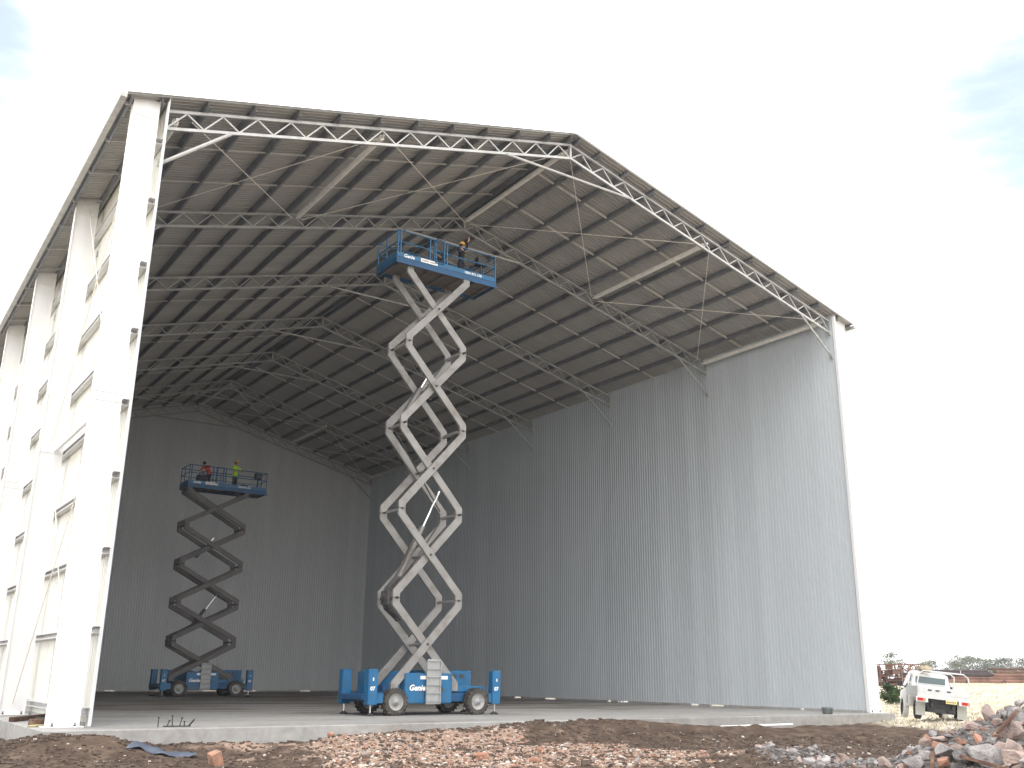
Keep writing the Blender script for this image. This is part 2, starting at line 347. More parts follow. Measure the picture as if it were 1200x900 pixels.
# ================================================================ THE SHED
W, BAY, NB = 30., 7.81, 6
LEN = BAY*NB
HE, HR, SL = 17.14, 21.14, 4/15
def ztop(x): return HR-SL*abs(x-15)          # top of the roof trusses
shed = thing('steel_shed', 'huge open fronted steel portal shed with grey corrugated walls and roof, white columns outside', 'shed', (0, 0, 0))

# columns: I sections standing outside the cladding, web facing the open end
def column_mesh(side):
    mb = MB(); H = 17.28; a, b = .22, .95; t = .02; fwid = .16
    s = side
    def bx(x0, x1, y0, y1, z0, z1):
        x0, x1 = sorted((s*x0, s*x1)); mb.box((x0, y0, z0), (x1, y1, z1))
    bx(a, a+t, -fwid, fwid, .03, H); bx(b-t, b, -fwid, fwid, .03, H); bx(a+t, b-t, -.008-.10, .008-.10, .03, H-.01)
    for z in (H-.62, 8.37, 8.13): bx(a+t, b-t, -.118-.012, -.109, z, z+.014)
    return mb.mesh('column', white)
def plate_mesh(side):
    mb = MB(); x0, x1 = sorted((side*.12, side*1.05)); mb.bbox((x0, -.24, 0.002), (x1, .24, .03), .006); return mb.mesh('base_plate', white)
bolt = MB().lathe([(0, .085), (.016, .085), (.016, .03), (.032, .03), (.032, 0)], (0, 0, 0), n=6).mesh('anchor_bolt', darkm)
for side, x0 in ((-1, 0), (1, W)):
    cm, pm = column_mesh(side), plate_mesh(side)
    for i in range(NB+1):
        y = i*BAY if i < NB else LEN-.3
        c = link('column', cm, shed, (x0, y, 0)); link('base_plate', pm, c)
        for bxx in (.33, .84):
            for by in (-.2, .2): link('anchor_bolt', bolt, c, (side*bxx, by, .03))

# trusses
def chordpt(x, dz): return V((x, 0, ztop(x)+dz))
TD = .62; NP = 14
diag_cache = {}
def truss(i):
    y = i*BAY if 0 < i < NB else (.0 if i == 0 else LEN-.2)
    mb = MB(); w = .085
    for s in (-1, 1):
        xe = 15+s*14.98
        mb.beam((15+s*.045, 0, ztop(15)-.045), (xe, 0, ztop(xe)-.045), w, .09); mb.beam((15+s*.04, 0, ztop(15)-TD+.0), (xe, 0, ztop(xe)-TD), w, .09)
        mb.box((xe-.05, -.05, ztop(xe)-TD-.12), (xe+.05, .05, ztop(xe)+.06))
    mb.box((14.96, -.06, HR-TD-.06), (15.04, .06, HR+.02))
    t = mb.build('roof_truss', galv, shed); t.location = (0, y, 0)
    wm = MB(); wm.beam((0, 0, 0), (1, 0, 0), .05, .045); wmesh = diag_cache.setdefault('w', wm.mesh('web_member', galv))
    def member(a, b):
        o = link('web_member', wmesh, t); d = b-a; L = d.length; q = d.to_track_quat('X', 'Z')
        o.matrix_local = Matrix.LocRotScale(a, q, V((L, 1, 1)))
    for s in (-1, 1):
        step = 14.9/NP
        for k in range(NP):
            xb0 = 15+s*(.04+k*step); xt = 15+s*(.04+(k+.5)*step); xb1 = 15+s*(.04+(k+1)*step)
            member(V((xb0, 0, ztop(xb0)-TD+.04)), V((xt, 0, ztop(xt)-.085))); member(V((xt, 0, ztop(xt)-.085)), V((xb1, 0, ztop(xb1)-TD+.04)))
    for s in (-1, 1):
        xa = 15+s*13.05; xb = 15+s*15.0
        k = MB().tube([(xa, -.0, ztop(xa)-TD-.02), (xb-s*.05, 0, 15.42)], .06 if i == 0 and s < 0 else .045, 8)
        k.box((xb-.06, -.06, 15.28), (xb+.06, .06, 15.5)); k.build('knee_brace', galv, t)
    z = ztop(12)-TD-.06
    MB().tube([(12, -.10, z), (18, -.10, z)], .05, 8).build('collar_tie', galv, t)
    return t
trusses = [truss(i) for i in range(NB+1)]

# purlins: Z sections running the length of the shed
def z_section(L, h=.2, f=.075, t=.006):
    mb = MB(); mb.box((-t/2, 0, 0), (t/2, L, h)); mb.box((t/2, 0, 0), (f, L, t)); mb.box((-f, 0, h-t), (-t/2, L, h)); mb.box((f-t, 0, t), (f, L, .02)); mb.box((-f, 0, h-.02), (-f+t, L, h-t)); return mb
OFF = [.16]+[1.16+1.413*k for k in range(10)]+[15.18]
pz = z_section(LEN+.62).mesh('purlin', purl)
for s in (-1, 1):
    for o_ in OFF:
        x = 15+s*o_; link('purlin', pz, shed, (x, -.38, ztop(x)+.004), (0, s*math.atan(SL), 0))
# bridging between purlins
brs = {}
rows = [2.55, 5.2]+[BAY*(i+.5) for i in range(1, NB)]
for s in (-1, 1):
    for a, b in zip(OFF, OFF[1:]):
        xa, xb = 15+s*(a+.03), 15+s*(b-.03); L = math.hypot(xb-xa, ztop(xa)-ztop(xb))
        key = round(L, 2)
        if key not in brs: brs[key] = MB().box((0, -.03, -.035), (key, .03, -.029)).box((0, -.03, -.029), (key, -.024, .035)).mesh('bridging', galv_b)
        for y in rows:
            ang = math.atan(SL)
            o = link('bridging', brs[key], shed, (xa, y, ztop(xa)+.075), (0, ang, 0 if s > 0 else math.pi))
# the upright joint in the right wall at the second frame
MB().box((W-.022, BAY-.02, .06), (W-.005, BAY+.02, HE-.3)).build('joint_strip', backm, shed)
# struts and rod bracing in the first and last bay
for bay in (0, NB-1):
    y0, y1 = bay*BAY+.06, (bay+1)*BAY-.06-(.25 if bay else 0)
    for x in (7.1, 15, 22.4, .35, 29.65):
        z = ztop(x)-.20 if 1 < x < 29 else 17.0
        mb = MB(); mb.tube([(x, y0+.22, z), (x, y1-.22, z)], .105, 10); mb.tube([(x, y0, z), (x, y0+.22, z)], .045, 6); mb.tube([(x, y1-.22, z), (x, y1, z)], .045, 6)
        mb.build('bracing_strut', strutm, shed)
    for xa, xb in ((.8, 6.9), (7.3, 14.9), (15.1, 22.2), (22.6, 29.2)):
        for p, q, dz in (((xa, y0+.1), (xb, y1-.1), -.26), ((xb, y0+.1), (xa, y1-.1), -.31)):
            MB().tube([(p[0], p[1], ztop(p[0])+dz), (q[0], q[1], ztop(q[0])+dz)], .017, 6).build('brace_rod', rustrod, shed)

# ribbed cladding sheets: 0.762 m cover, four ribs, one more rib that laps over the next sheet
PIT = .1905; AMP = .030
PROF = [(0, 1), (.14, 1), (.20, 0), (.94, 0)]          # (fraction of the pitch, rib height)
def prof(n=4):
    out = []
    for q in range(n): out += [((q+a)*PIT, AMP*h) for a, h in PROF]
    return out+[(n*PIT, AMP), ((n+.14)*PIT, AMP), ((n+.20)*PIT, .0)]
def corr(L, n=4):
    p = prof(n); N = len(p); vs = [(x, r, z) for z in (0, L) for x, r in p]
    mb = MB(); mb.add(vs, [(q, q+1, N+q+1, N+q) for q in range(N-1)]); return mb
SW = .762
NS = int((LEN+.35)/SW)+1
def wall_sheets(x, y_front, rot, H, m_, n):
    me = corr(H).mesh('wall_sheet', m_)
    for i in range(n):
        jog = (.003 if i % 2 else 0)
        yy = y_front+i*SW
        if rot > 0: link('wall_sheet', me, shed, (x+jog, yy, .085), (0, 0, math.pi/2))
        else: link('wall_sheet', me, shed, (x-jog, yy+SW, .085), (0, 0, -math.pi/2))
# right wall: the inner (visible) face looks to -X ; sheet front normal -y rotated by -90deg -> -X
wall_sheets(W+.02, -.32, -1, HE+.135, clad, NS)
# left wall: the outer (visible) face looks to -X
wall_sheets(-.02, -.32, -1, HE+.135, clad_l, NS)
# back wall, gable: each sheet cut to the slope
def gable():
    n = int(W/SW)+1
    for i in range(n):
        x0 = i*SW; p = [(min(q[0], W+.03-x0), q[1]) for q in prof() if x0+q[0] < W+.16]; N = len(p)
        if N < 2: continue
        vs = [(x, r, 0) for x, r in p]+[(x, r, ztop(x0+x)+.225-.085) for x, r in p]
        mb = MB(); mb.add(vs, [(q, q+1, N+q+1, N+q) for q in range(N-1)]); link('wall_sheet', mb.mesh('wall_sheet', backm), shed, (x0, LEN+(.003 if i % 2 else 0), .085))
gable()
# roof sheets
LS = math.hypot(16.2, 16.2*SL)
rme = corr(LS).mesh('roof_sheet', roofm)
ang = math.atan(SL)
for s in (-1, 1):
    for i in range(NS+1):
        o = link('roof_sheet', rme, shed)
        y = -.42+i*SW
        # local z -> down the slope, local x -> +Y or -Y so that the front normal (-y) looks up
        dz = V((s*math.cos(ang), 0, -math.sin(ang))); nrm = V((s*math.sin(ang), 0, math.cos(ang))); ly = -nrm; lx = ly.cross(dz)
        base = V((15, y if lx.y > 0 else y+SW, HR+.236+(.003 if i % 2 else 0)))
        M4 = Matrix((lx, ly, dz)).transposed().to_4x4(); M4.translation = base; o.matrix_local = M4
# roof edge flashing at the open end, ridge cap, gutters
mb = MB()
for s in (-1, 1):
    mb.beam((15+s*.02, -.40, HR+.262), (15+s*16.2, -.40, HR-16.2*SL+.262), .12, .012)
mb.build('barge_flashing', galv, shed)
MB().prism([(14.7, HR+.165), (15, HR+.245), (15.3, HR+.165), (15.3, HR+.175), (15, HR+.262), (14.7, HR+.175)], -.44, LEN+.25).build('ridge_cap', galv, shed, fix=True)
for s in (-1, 1):
    x = 15+s*16.22; z = HR-16.2*SL+.20
    x0, x1 = (x-.02, x+.15) if s > 0 else (x-.15, x+.02)
    mb = MB(); mb.box((x0, -.46, z-.14), (x1, LEN+.3, z-.132)); mb.box((x0, -.46, z-.132), (x0+.008, LEN+.3, z-.0)); mb.box((x1-.008, -.46, z-.132), (x1, LEN+.3, z-.0)); mb.box((x0+.008, -.46, z-.132), (x1-.008, -.452, z-.01))
    mb.build('gutter', galv, shed)
# outriggers carrying the eave overhang
for s in (-1, 1):
    for k in range(20):
        y = .02+k*LEN/19.2
        mb = MB(); xa = 15+s*15.1; xb = 15+s*16.15; mb.beam((xa, y, ztop(xa)+.13), (xb, y, ztop(xb)+.13), .05, .10); mb.build('eave_bracket', galv, shed)
    xx = 15+s*16.05; link('eave_purlin', z_section(LEN+.6, .12, .05).mesh('eave_purlin', purl), shed, (xx, -.38, ztop(xx)+.08), (0, s*ang, 0))
# corner flashings where the side walls end at the front
for x in (0, W):
    mb = MB(); mb.box((x-.03, -.345, .03), (x+(.045 if x else .0), -.325, HE+.1)); mb.box((x-.04 if x else x-.045, -.325, .03), (x-.035, -.20, HE+.1)); mb.build('corner_flashing', white, shed)
# girts: C sections on the inside of the columns, outside of the sheets
GZ = [.28, 2.2, 4.15, 6.1, 8.05, 10.05, 12.0, 13.95, 15.85]
girtm = mat('girt_steel', (.62, .62, .62), .45, .1, .08, 4)
def girt(L):
    mb = MB(); mb.box((-.006, 0, 0), (0, L, .17)); mb.box((-.18, 0, .164), (-.006, L, .17)); mb.box((-.18, 0, 0), (-.006, L, .006)); mb.box((-.18, 0, .006), (-.174, L, .03)); mb.box((-.18, 0, .14), (-.174, L, .164)); return mb.mesh('girt', girtm)
gme = girt(LEN+.28)
for z in GZ:
    link('girt', gme, shed, (-.045, -.28, z)); 
    o = link('girt', gme, shed, (W+.05, LEN, z)); o.rotation_euler = (0, 0, math.pi)
gb = girt(W-.1)
for z in GZ: link('girt', gb, shed, (.05, LEN+.05, z), (0, 0, -math.pi/2))
# vertical bridging between girts in each bay of the left wall
for i in range(NB):
    for f in (.33, .66):
        y = (i+f)*BAY
        MB().box((-.10, y-.02, .3), (-.07, y+.02, 16)).build('girt_bridging', galv_b, shed)
# bracing on the outer left wall, first bay
mb = MB(); mb.box((-.50, .0, 8.18), (-.40, BAY-.12, 8.33)); mb.build('wall_strut', white, shed)
for (a, b) in (((.15, .35), (BAY-.15, 8.1)), ((BAY-.15, .35), (.15, 8.1)), ((.15, 8.5), (BAY-.15, 16.9)), ((BAY-.15, 8.5), (.15, 16.9))):
    dxx = -.52 if a[0] < 1 else -.6
    MB().tube([(dxx, a[0], a[1]), (dxx, b[0], b[1])], .016, 6).build('brace_rod', rustrod, shed)
mb = MB(); mb.box((W+.5, .0, 8.15), (W+.66, BAY-.12, 8.37)); mb.build('wall_strut', white, shed)
# packing strip under the sheets, with gaps where daylight comes in
def strips(fn, L, gaps, name='base_angle'):
    cur = 0
    for g0, g1 in gaps+[(L, L)]:
        if g0-cur > .05: fn(cur, g0)
        cur = g1
fnR = lambda a, b: MB().box((W-.03, a, .002), (W+.06, b, .10)).build('base_angle', galv, shed)
fnB = lambda a, b: MB().box((a, LEN-.04, .002), (b, LEN+.05, .10)).build('base_angle', galv, shed)
strips(fnR, LEN-.06, [(3, 3.2), (7.7, 8.6), (9.4, 9.9), (14.6, 15.4), (16, 16.3), (21, 22), (24.5, 25.2), (33, 33.6)])
strips(fnB, W-.05, [(4, 5.2), (6, 7.4), (8, 8.6), (10.8, 11.4), (17.5, 18.7), (20.4, 21.5), (25, 25.8)])
fnL = lambda a, b: MB().box((-.06, a, .002), (.03, b, .10)).build('base_angle', galv, shed)
strips(fnL, LEN-.06, [])

# ================================================================ SCISSOR LIFTS
def clip(poly, a, b, c):
    """keep a*x+b*z<=c"""
    out = []
    for i in range(len(poly)):
        p, q = poly[i], poly[(i+1) % len(poly)]; dp = a*p[0]+b*p[1]-c; dq = a*q[0]+b*q[1]-c
        if dp <= 0: out.append(p)
        if (dp < 0 < dq) or (dq < 0 < dp): t = dp/(dp-dq); out.append((p[0]+(q[0]-p[0])*t, p[1]+(q[1]-p[1])*t))
    return out
def arm_poly(p0, p1, w, stub):
    """outline of a dog-legged arm: a short upright stub at each pin, a straight slanting beam between"""
    c = [V((p0[0], p0[1]-.025)), V((p0[0], p0[1]+stub)), V((p1[0], p1[1]-stub)), V((p1[0], p1[1]+.025))]
    L_, R_ = [], []
    for i, p in enumerate(c):
        d0 = (p-c[i-1]).normalized() if i else (c[1]-p).normalized(); d1 = (c[i+1]-p).normalized() if i < 3 else d0
        n0 = V((-d0.y, d0.x)); n1 = V((-d1.y, d1.x)); n_ = (n0+n1).normalized(); k = w/2/max(.5, n_.dot(n0))
        L_.append(tuple(p+n_*k)); R_.append(tuple(p-n_*k))
    return L_+R_[::-1]
def text_mesh(name, body, size, m_, shear=0, bold=.0, ext=.002):
    cu = bpy.data.curves.new(name, 'FONT'); cu.body = body; cu.size = size; cu.shear = shear; cu.offset = bold; cu.extrude = ext; cu.resolution_u = 2
    tmp = bpy.data.objects.new('tmp', cu); COL.objects.link(tmp); dg = bpy.context.evaluated_depsgraph_get(); me = bpy.data.meshes.new_from_object(tmp.evaluated_get(dg))
    bpy.data.objects.remove(tmp); me.name = name; me.materials.clear(); me.materials.append(m_); return me
genie_t = text_mesh('brand_lettering', 'Genie', .26, decal, .25, .008)
genie_s = text_mesh('brand_lettering', 'Genie', .19, decal, .25, .006)
phone_t = text_mesh('phone_lettering', '1800 876 370', .145, decal, 0, .003)
num_t = text_mesh('outrigger_mark', '07', .17, decal, 0, .006)
def tyre_mesh():
    mb = MB(); R0 = .435; w = .15
    mb.lathe([(.27, -w), (.40, -w*1.02), (R0-.015, -w*.85), (R0-.015, w*.85), (.40, w*1.02), (.27, w), (.27, -w)], (0, 0, 0), 'y', 32)
    for k in range(20):
        for s in (-1, 1):
            a = 2*math.pi*(k+(.5 if s > 0 else 0))/20; M_ = Matrix.Rotation(-a, 4, 'Y') @ Matrix.Translation((R0-.02, s*.075, 0)) @ Matrix.Rotation(s*.45, 4, 'X')
            mb.box((-.04, -.10, -.024), (.035, .10, .024), M_)
    return mb.mesh('tyre', tyrem, False)
def rim_mesh():
    mb = MB(); mb.lathe([(.275, -.14), (.255, -.13), (.24, -.07), (.17, -.05), (.11, -.08), (.10, -.13), (.05, -.14), (.05, -.165), (0.001, -.165)], (0, 0, 0), 'y', 28); mb.lathe([(.27, .13), (.001, .13)], (0, 0, 0), 'y', 28)
    for k in range(8):
        a = 2*math.pi*k/8; mb.lathe([(.014, -.02), (.014, .0), ], (.14*math.cos(a), -.075, .14*math.sin(a)), 'y', 6)
    return mb.mesh('rim', rimm, True)
tyre_me, rim_me = tyre_mesh(), rim_mesh()
def scissor_lift(label, loc, zs, spanx, pz, extra_left, armmat, plat_w=4.45):
    """local frame: x along the machine, near side at y=0, far side y=2.2; zs = knuckle heights from bottom end to top end"""
    L = thing('scissor_lift', label, 'scissor lift', loc, 0, 'blue scissor lifts raised inside the shed')
    FY = 2.25
    # chassis
    mb = MB(); mb.bbox((-1.75, .32, .42), (2.6, FY-.3, .74), .03); mb.bbox((-2.3, .25, .5), (-1.75, FY-.2, .68), .02); mb.bbox((2.6, .25, .5), (2.85, FY-.2, .68), .02)
    mb.box((-1.5, .36, .742), (-1.35, FY-.4, .95)); mb.box((1.9, .36, .742), (2.05, FY-.4, .9)); mb.build('chassis', blued, L)
    mb = MB(); mb.bbox((-.85, .02, .38), (.98, .42, 1.36), .03); mb.box((-.85+.93, .012, .44), (-.85+.945, .0195, 1.32)); c = mb.build('side_cover', blue, L)
    link('brand_lettering', genie_t, c, (-.72, .0, .80), (math.pi/2, 0, 0))
    MB().box((-.28, .012, 1.16), (.0, .018, 1.27)).build('sticker', decal, c); MB().box((.5, .012, 1.16), (.78, .018, 1.27)).build('sticker', decal, c)
    MB().box((-.22, .0, .78), (-.02, .018, .90)).build('latch', darkm, c); MB().box((.48, .0, .78), (.60, .018, .90)).build('latch', darkm, c)
    # near tray and engine cover at the far side
    mb = MB(); mb.bbox((.99, .30, .745), (2.5, .6, .95), .02); mb.build('step_tray', blue, L)
    mb = MB(); mb.bbox((.5, 1.55, .45), (2.55, FY-.02, 1.46), .05); e = mb.build('engine_cover', blue, L)
    for k in range(5): MB().box((1.0+k*.30, 1.535, 1.20), (1.17+k*.30, 1.549, 1.34)).build('vent', darkm, e)
    mb = MB(); mb.bbox((-1.55, 1.6, .45), (.0, FY-.02, 1.42), .05); mb.build('tank_cover', blue, L)
    # wheels
    for wx in (-1.18, 2.02):
        for wy, sgn in ((.13, 1), (FY-.15, -1)):
            w_ = link('wheel', tyre_me, L, (wx, wy, .437), (0, random.random()*6, 0 if sgn > 0 else math.pi)); link('rim', rim_me, w_)
        MB().tube([(wx, .25, .43), (wx, FY-.28, .43)], .09, 8).build('axle', darkm, L)
    # outriggers
    for ox in (-2.05, 2.78):
        for oy in (-.02, FY-.28):
            s = -1 if ox < 0 else 1
            mb = MB(); mb.bbox((ox-.17, oy, .34), (ox+.17, oy+.3, 1.47), .02); mb.box(((ox-.30 if s > 0 else ox+.05), oy+.06, .40), ((ox-.05 if s > 0 else ox+.42), oy+.24, .70))
            o = mb.build('outrigger', blue, L)
            f = MB(); f.tube([(ox, oy+.15, .05), (ox, oy+.15, .36)], .03, 8); f.build('jack_rod', chrome, o)
            MB().lathe([(.001, .10), (.05, .10), (.15, .03), (.15, .004), (.001, .004)], (ox, oy+.15, 0), n=12).build('jack_foot', darkm, o)
            if oy < 0: link('outrigger_mark', num_t, o, (ox-.10, oy-.003, .80), (math.pi/2, 0, 0)); MB().box((ox-.02, oy-.006, 1.1), (ox+.02, oy-.001, 1.2)).build('sticker', decal, o)
    # entry ladder
    mb = MB(); mb.box((-.09, -.09, .36), (-.05, -.03, 1.8)); mb.box((.43, -.09, .36), (.47, -.03, 1.8)); mb.box((-.05, -.06, .36), (.43, -.045, 1.82))
    ld = mb.build('ladder', ladm, L)
    for k in range(6): MB().tube([(-.08, -.11, .45+k*.26), (.46, -.11, .45+k*.26)], .018, 6).build('rung', ladm, ld)
    # arms
    hx = spanx/2
    def arms(y, left_first, thick, far):
        for k in range(5):
            a, b = (zs[k], zs[k+1])
            sx = -1 if (k % 2 == 0) == left_first else 1
            poly = arm_poly((sx*hx, a), (-sx*hx, b), .27, .20)
            o = MB().prism(poly, y, y+thick).build('scissor_arm', armmat, L, fix=True)
            bm = bmesh.new(); bm.from_mesh(o.data); bmesh.ops.bevel(bm, geom=list(bm.edges), offset=.012, segments=1, affect='EDGES'); bm.to_mesh(o.data); bm.free()
    arms(.10, True, .11, 0); arms(.235, False, .11, 0); arms(1.50, True, .11, 1); arms(1.365, False, .11, 1)
    # pins and cross tubes
    pin = MB().tube([(0, 0, 0), (0, .31, 0)], .04, 8).mesh('pivot_pin', darkm)
    for k in range(5):
        for y in (.06, 1.34): link('pivot_pin', pin, L, (0, y, (zs[k]+zs[k+1])/2))
    for z in zs[1:-1]:
        for sx in (-1, 1):
            for y in (.07, 1.33): link('pivot_pin', pin, L, (sx*hx, y, z))
    for k in range(5):
        z = (zs[k]+zs[k+1])/2; MB().tube([(0, .35, z), (0, 1.37, z)], .055, 8).build('cross_tube', armmat, L)
    for k, z in enumerate(zs[1:-1]):
        for s in (-1, 1): MB().beam((s*(hx-.06), .36, z), (s*(hx-.06), 1.36, z), .12, .09).build('cross_tube', armmat, L)
    # hydraulic rams
    st = zs[2]-zs[1]
    for (x0, z0, x1, z1) in ((-.75, zs[1]+.25*st, .75, zs[2]+.30*st), (-.7, zs[3]+.22*st, .2, zs[4]-.25*st)):
        p0, p1 = V((x0, .95, z0)), V((x1, .95, z1)); mid = p0.lerp(p1, .58)
        cyl = MB().tube([p0, mid], .075, 10).build('hydraulic_cylinder', armmat, L); MB().tube([mid, p1], .04, 10).build('piston_rod', chrome, cyl)
        MB().tube([p0+V((0, .25, 0)), mid+V((0, .25, 0))], .07, 8).build('hydraulic_cylinder', armd, L)
    # cable tray and hoses on the left lower knuckle
    zo = .2+.42*(zs[2]-zs[1])/spanx; hz = zs[1]; mb = MB(); mb.box((-hx-.24, .45, hz-.22), (-hx-.12, .95, hz+.24)); mb.beam((-hx-.16, .7, hz+.2), (-hx+.35, .7, hz+zo), .10, .22, (0, 1, 0)); mb.beam((-hx-.16, .7, hz-.2), (-hx+.35, .7, hz-zo), .10, .22, (0, 1, 0)); ht = mb.build('hose_tray', armd, L)
    for k in range(4): MB().tube([(-hx+.2, .52+.1*k, hz+zo), (-hx-.14, .52+.1*k, hz+zo*.5), (-hx-.26-.02*k, .52+.1*k, hz), (-hx-.14, .52+.1*k, hz-zo*.5), (-hx+.35, .52+.1*k, hz-zo)], .026, 6).build('hose', darkm, ht)
    for k in range(1, 4):
        sgn = -1; z0, z1 = zs[k], zs[k+1]
        q0, q1 = ((-hx+.1, z0+.15), (hx-.3, z1-.2)) if k % 2 else ((-hx+.1, z1-.15), (hx-.3, z0+.2))
        MB().tube([(q0[0], 1.1, q0[1]), ((q0[0]+q1[0])/2+.05, 1.1, (q0[1]+q1[1])/2-.08), (q1[0], 1.1, q1[1])], .025, 6).build('hose', darkm, L)
    # platform
    x0, x1 = -1.88, -1.88+plat_w; y0, y1 = .12, 1.78
    mb = MB(); mb.box((x0+.02, y0+.03, pz+.10), (x1-.02, y1-.03, pz+.15))
    for k in range(7): xx = x0+.2+k*(plat_w-.4)/6; mb.box((xx-.03, y0+.05, pz-.02), (xx+.03, y1-.05, pz+.098))
    mb.build('deck', deckm, L)
    mb = MB(); mb.box((x0, y0, pz-.04), (x1+.0, y0+.03, pz+.17)); mb.box((x0, y1-.03, pz-.04), (x1, y1, pz+.17)); mb.box((x0, y0+.03, pz-.04), (x0+.03, y1-.03, pz+.17)); mb.box((x1-.03, y0+.03, pz-.04), (x1, y1-.03, pz+.17))
    mb.box((x0+.0, y0-.03, pz-.07), (x1+.08, y0-.002, pz-.0)); fr = mb.build('deck_frame', blued, L)
    mb = MB(); mb.box((x0, y0-.012, pz+.175), (x1-.06, y0+.012, pz+.36)); mb.box((x0, y1-.012, pz+.175), (x1, y1+.012, pz+.36)); mb.box((x0-.0, y0+.015, pz+.175), (x0+.02, y1-.015, pz+.36)); mb.box((x1-.02, y0+.015, pz+.175), (x1, y1-.015, pz+.36))
    tb = mb.build('toe_board', blue, L)
    link('brand_lettering', genie_s, tb, (x0+.28, y0-.014, pz+.20), (math.pi/2, 0, 0))
    pl = MB().box((x0+1.02, y0-.020, pz+.19), (x0+1.75, y0-.013, pz+.34)).build('nameplate', decal, tb)
    for k in range(2): MB().box((x0+1.07+k*.34, y0-.024, pz+.235), (x0+1.36+k*.34, y0-.0205, pz+.295)).build('plate_print', decalg, pl)
    link('phone_lettering', phone_t, tb, (x0+2.95, y0-.014, pz+.21), (math.pi/2, 0, 0))
    # guard rails
    T = .024; zt, zm = pz+1.26, pz+.80
    posts_n = [x0+.04, x0+.16, x0+1.42, x0+1.62, x0+2.05, x0+2.18, x1-.05]
    posts_f = [x0+.04, x0+1.3, x0+2.4, x0+3.4, x1-.05]
    for y, ps in ((y0+.02, posts_n), (y1-.02, posts_f)):
        for px_ in ps: MB().beam((px_, y, pz+.175), (px_, y, zt), .045, .045, (1, 0, 0)).build('rail_post', blue, L)
        for z in (zt, zm): MB().tube([(x0+.04, y, z), (x1-.05, y, z)], T, 6).build('guard_rail', blue, L)
    for x in (x0+.04, x1-.05):
        for z in (zt, zm): MB().tube([(x, y0+.02, z), (x, y1-.02, z)], T, 6).build('guard_rail', blue, L)
        MB().beam((x, 1.05, pz+.175), (x, 1.05, zt), .045, .045, (1, 0, 0)).build('rail_post', blue, L)
    mb = MB(); gx0, gx1 = x0+1.66, x0+2.01; mb.tube([(gx0, y0-.04, pz+.30), (gx0, y0-.04, zt+.02), (gx1, y0-.04, zt+.02), (gx1, y0-.04, pz+.30), (gx0, y0-.04, pz+.30)], .022, 6); mb.tube([(gx0, y0-.04, zm), (gx1, y0-.04, zm)], .018, 6)
    mb.build('gate', blue, L)
    mb = MB(); mb.bbox((x1-.62, .5, pz+.95), (x1-.2, .8, pz+1.32), .02); mb.box((x1-.45, .6, pz+.17), (x1-.39, .66, pz+.95)); mb.build('control_box', darkm, L)
    mb = MB(); mb.bbox((x1-1.3, 1.1, pz+.155), (x1-.85, 1.5, pz+.62), .03); mb.build('tool_box', darkm, L)
    return L
zs1 = [.80, 3.82, 6.88, 10.0, 13.08, 16.08]
zs2 = [.86, 2.98, 5.10, 7.26, 9.45, 11.66]
L1 = (11.42, 3.42, 0); L2 = (12.05, 29.9, 0)
scissor_lift('nearer and taller blue scissor lift with pale grey arms, raised right up to the roof', L1, zs1, 2.40, 16.12, 0, armm)
scissor_lift('farther scissor lift with shade-darkened grey arms standing near the back wall, two workers aboard', L2, zs2, 3.36, 11.68, .0, armd, 4.75)

# ================================================================ PEOPLE
def skin_mesh(name, pts, edges, root, m_, sub=2):
    """pts: dict name -> (co, radius or (rx, ry)); edges: list of chains"""
    keys = list(pts); idx = {k: i for i, k in enumerate(keys)}; es = []
    for ch in edges: es += [(idx[a], idx[b]) for a, b in zip(ch, ch[1:])]
    me = bpy.data.meshes.new('tmp'); me.from_pydata([pts[k][0] for k in keys], es, [])
    o = bpy.data.objects.new('tmp', me); COL.objects.link(o)
    md = o.modifiers.new('s', 'SKIN'); md.use_smooth_shade = True
    for i, k in enumerate(keys):
        r = pts[k][1]; sv = me.skin_vertices[0].data[i]; sv.radius = r if isinstance(r, tuple) else (r, r); sv.use_root = (k == root)
    s2 = o.modifiers.new('u', 'SUBSURF'); s2.levels = sub
    dg = bpy.context.evaluated_depsgraph_get(); out = bpy.data.meshes.new_from_object(o.evaluated_get(dg)); out.name = name
    bpy.data.objects.remove(o); bpy.data.meshes.remove(me); out.materials.clear(); out.materials.append(m_)
    out.polygons.foreach_set('use_smooth', [True]*len(out.polygons)); return out
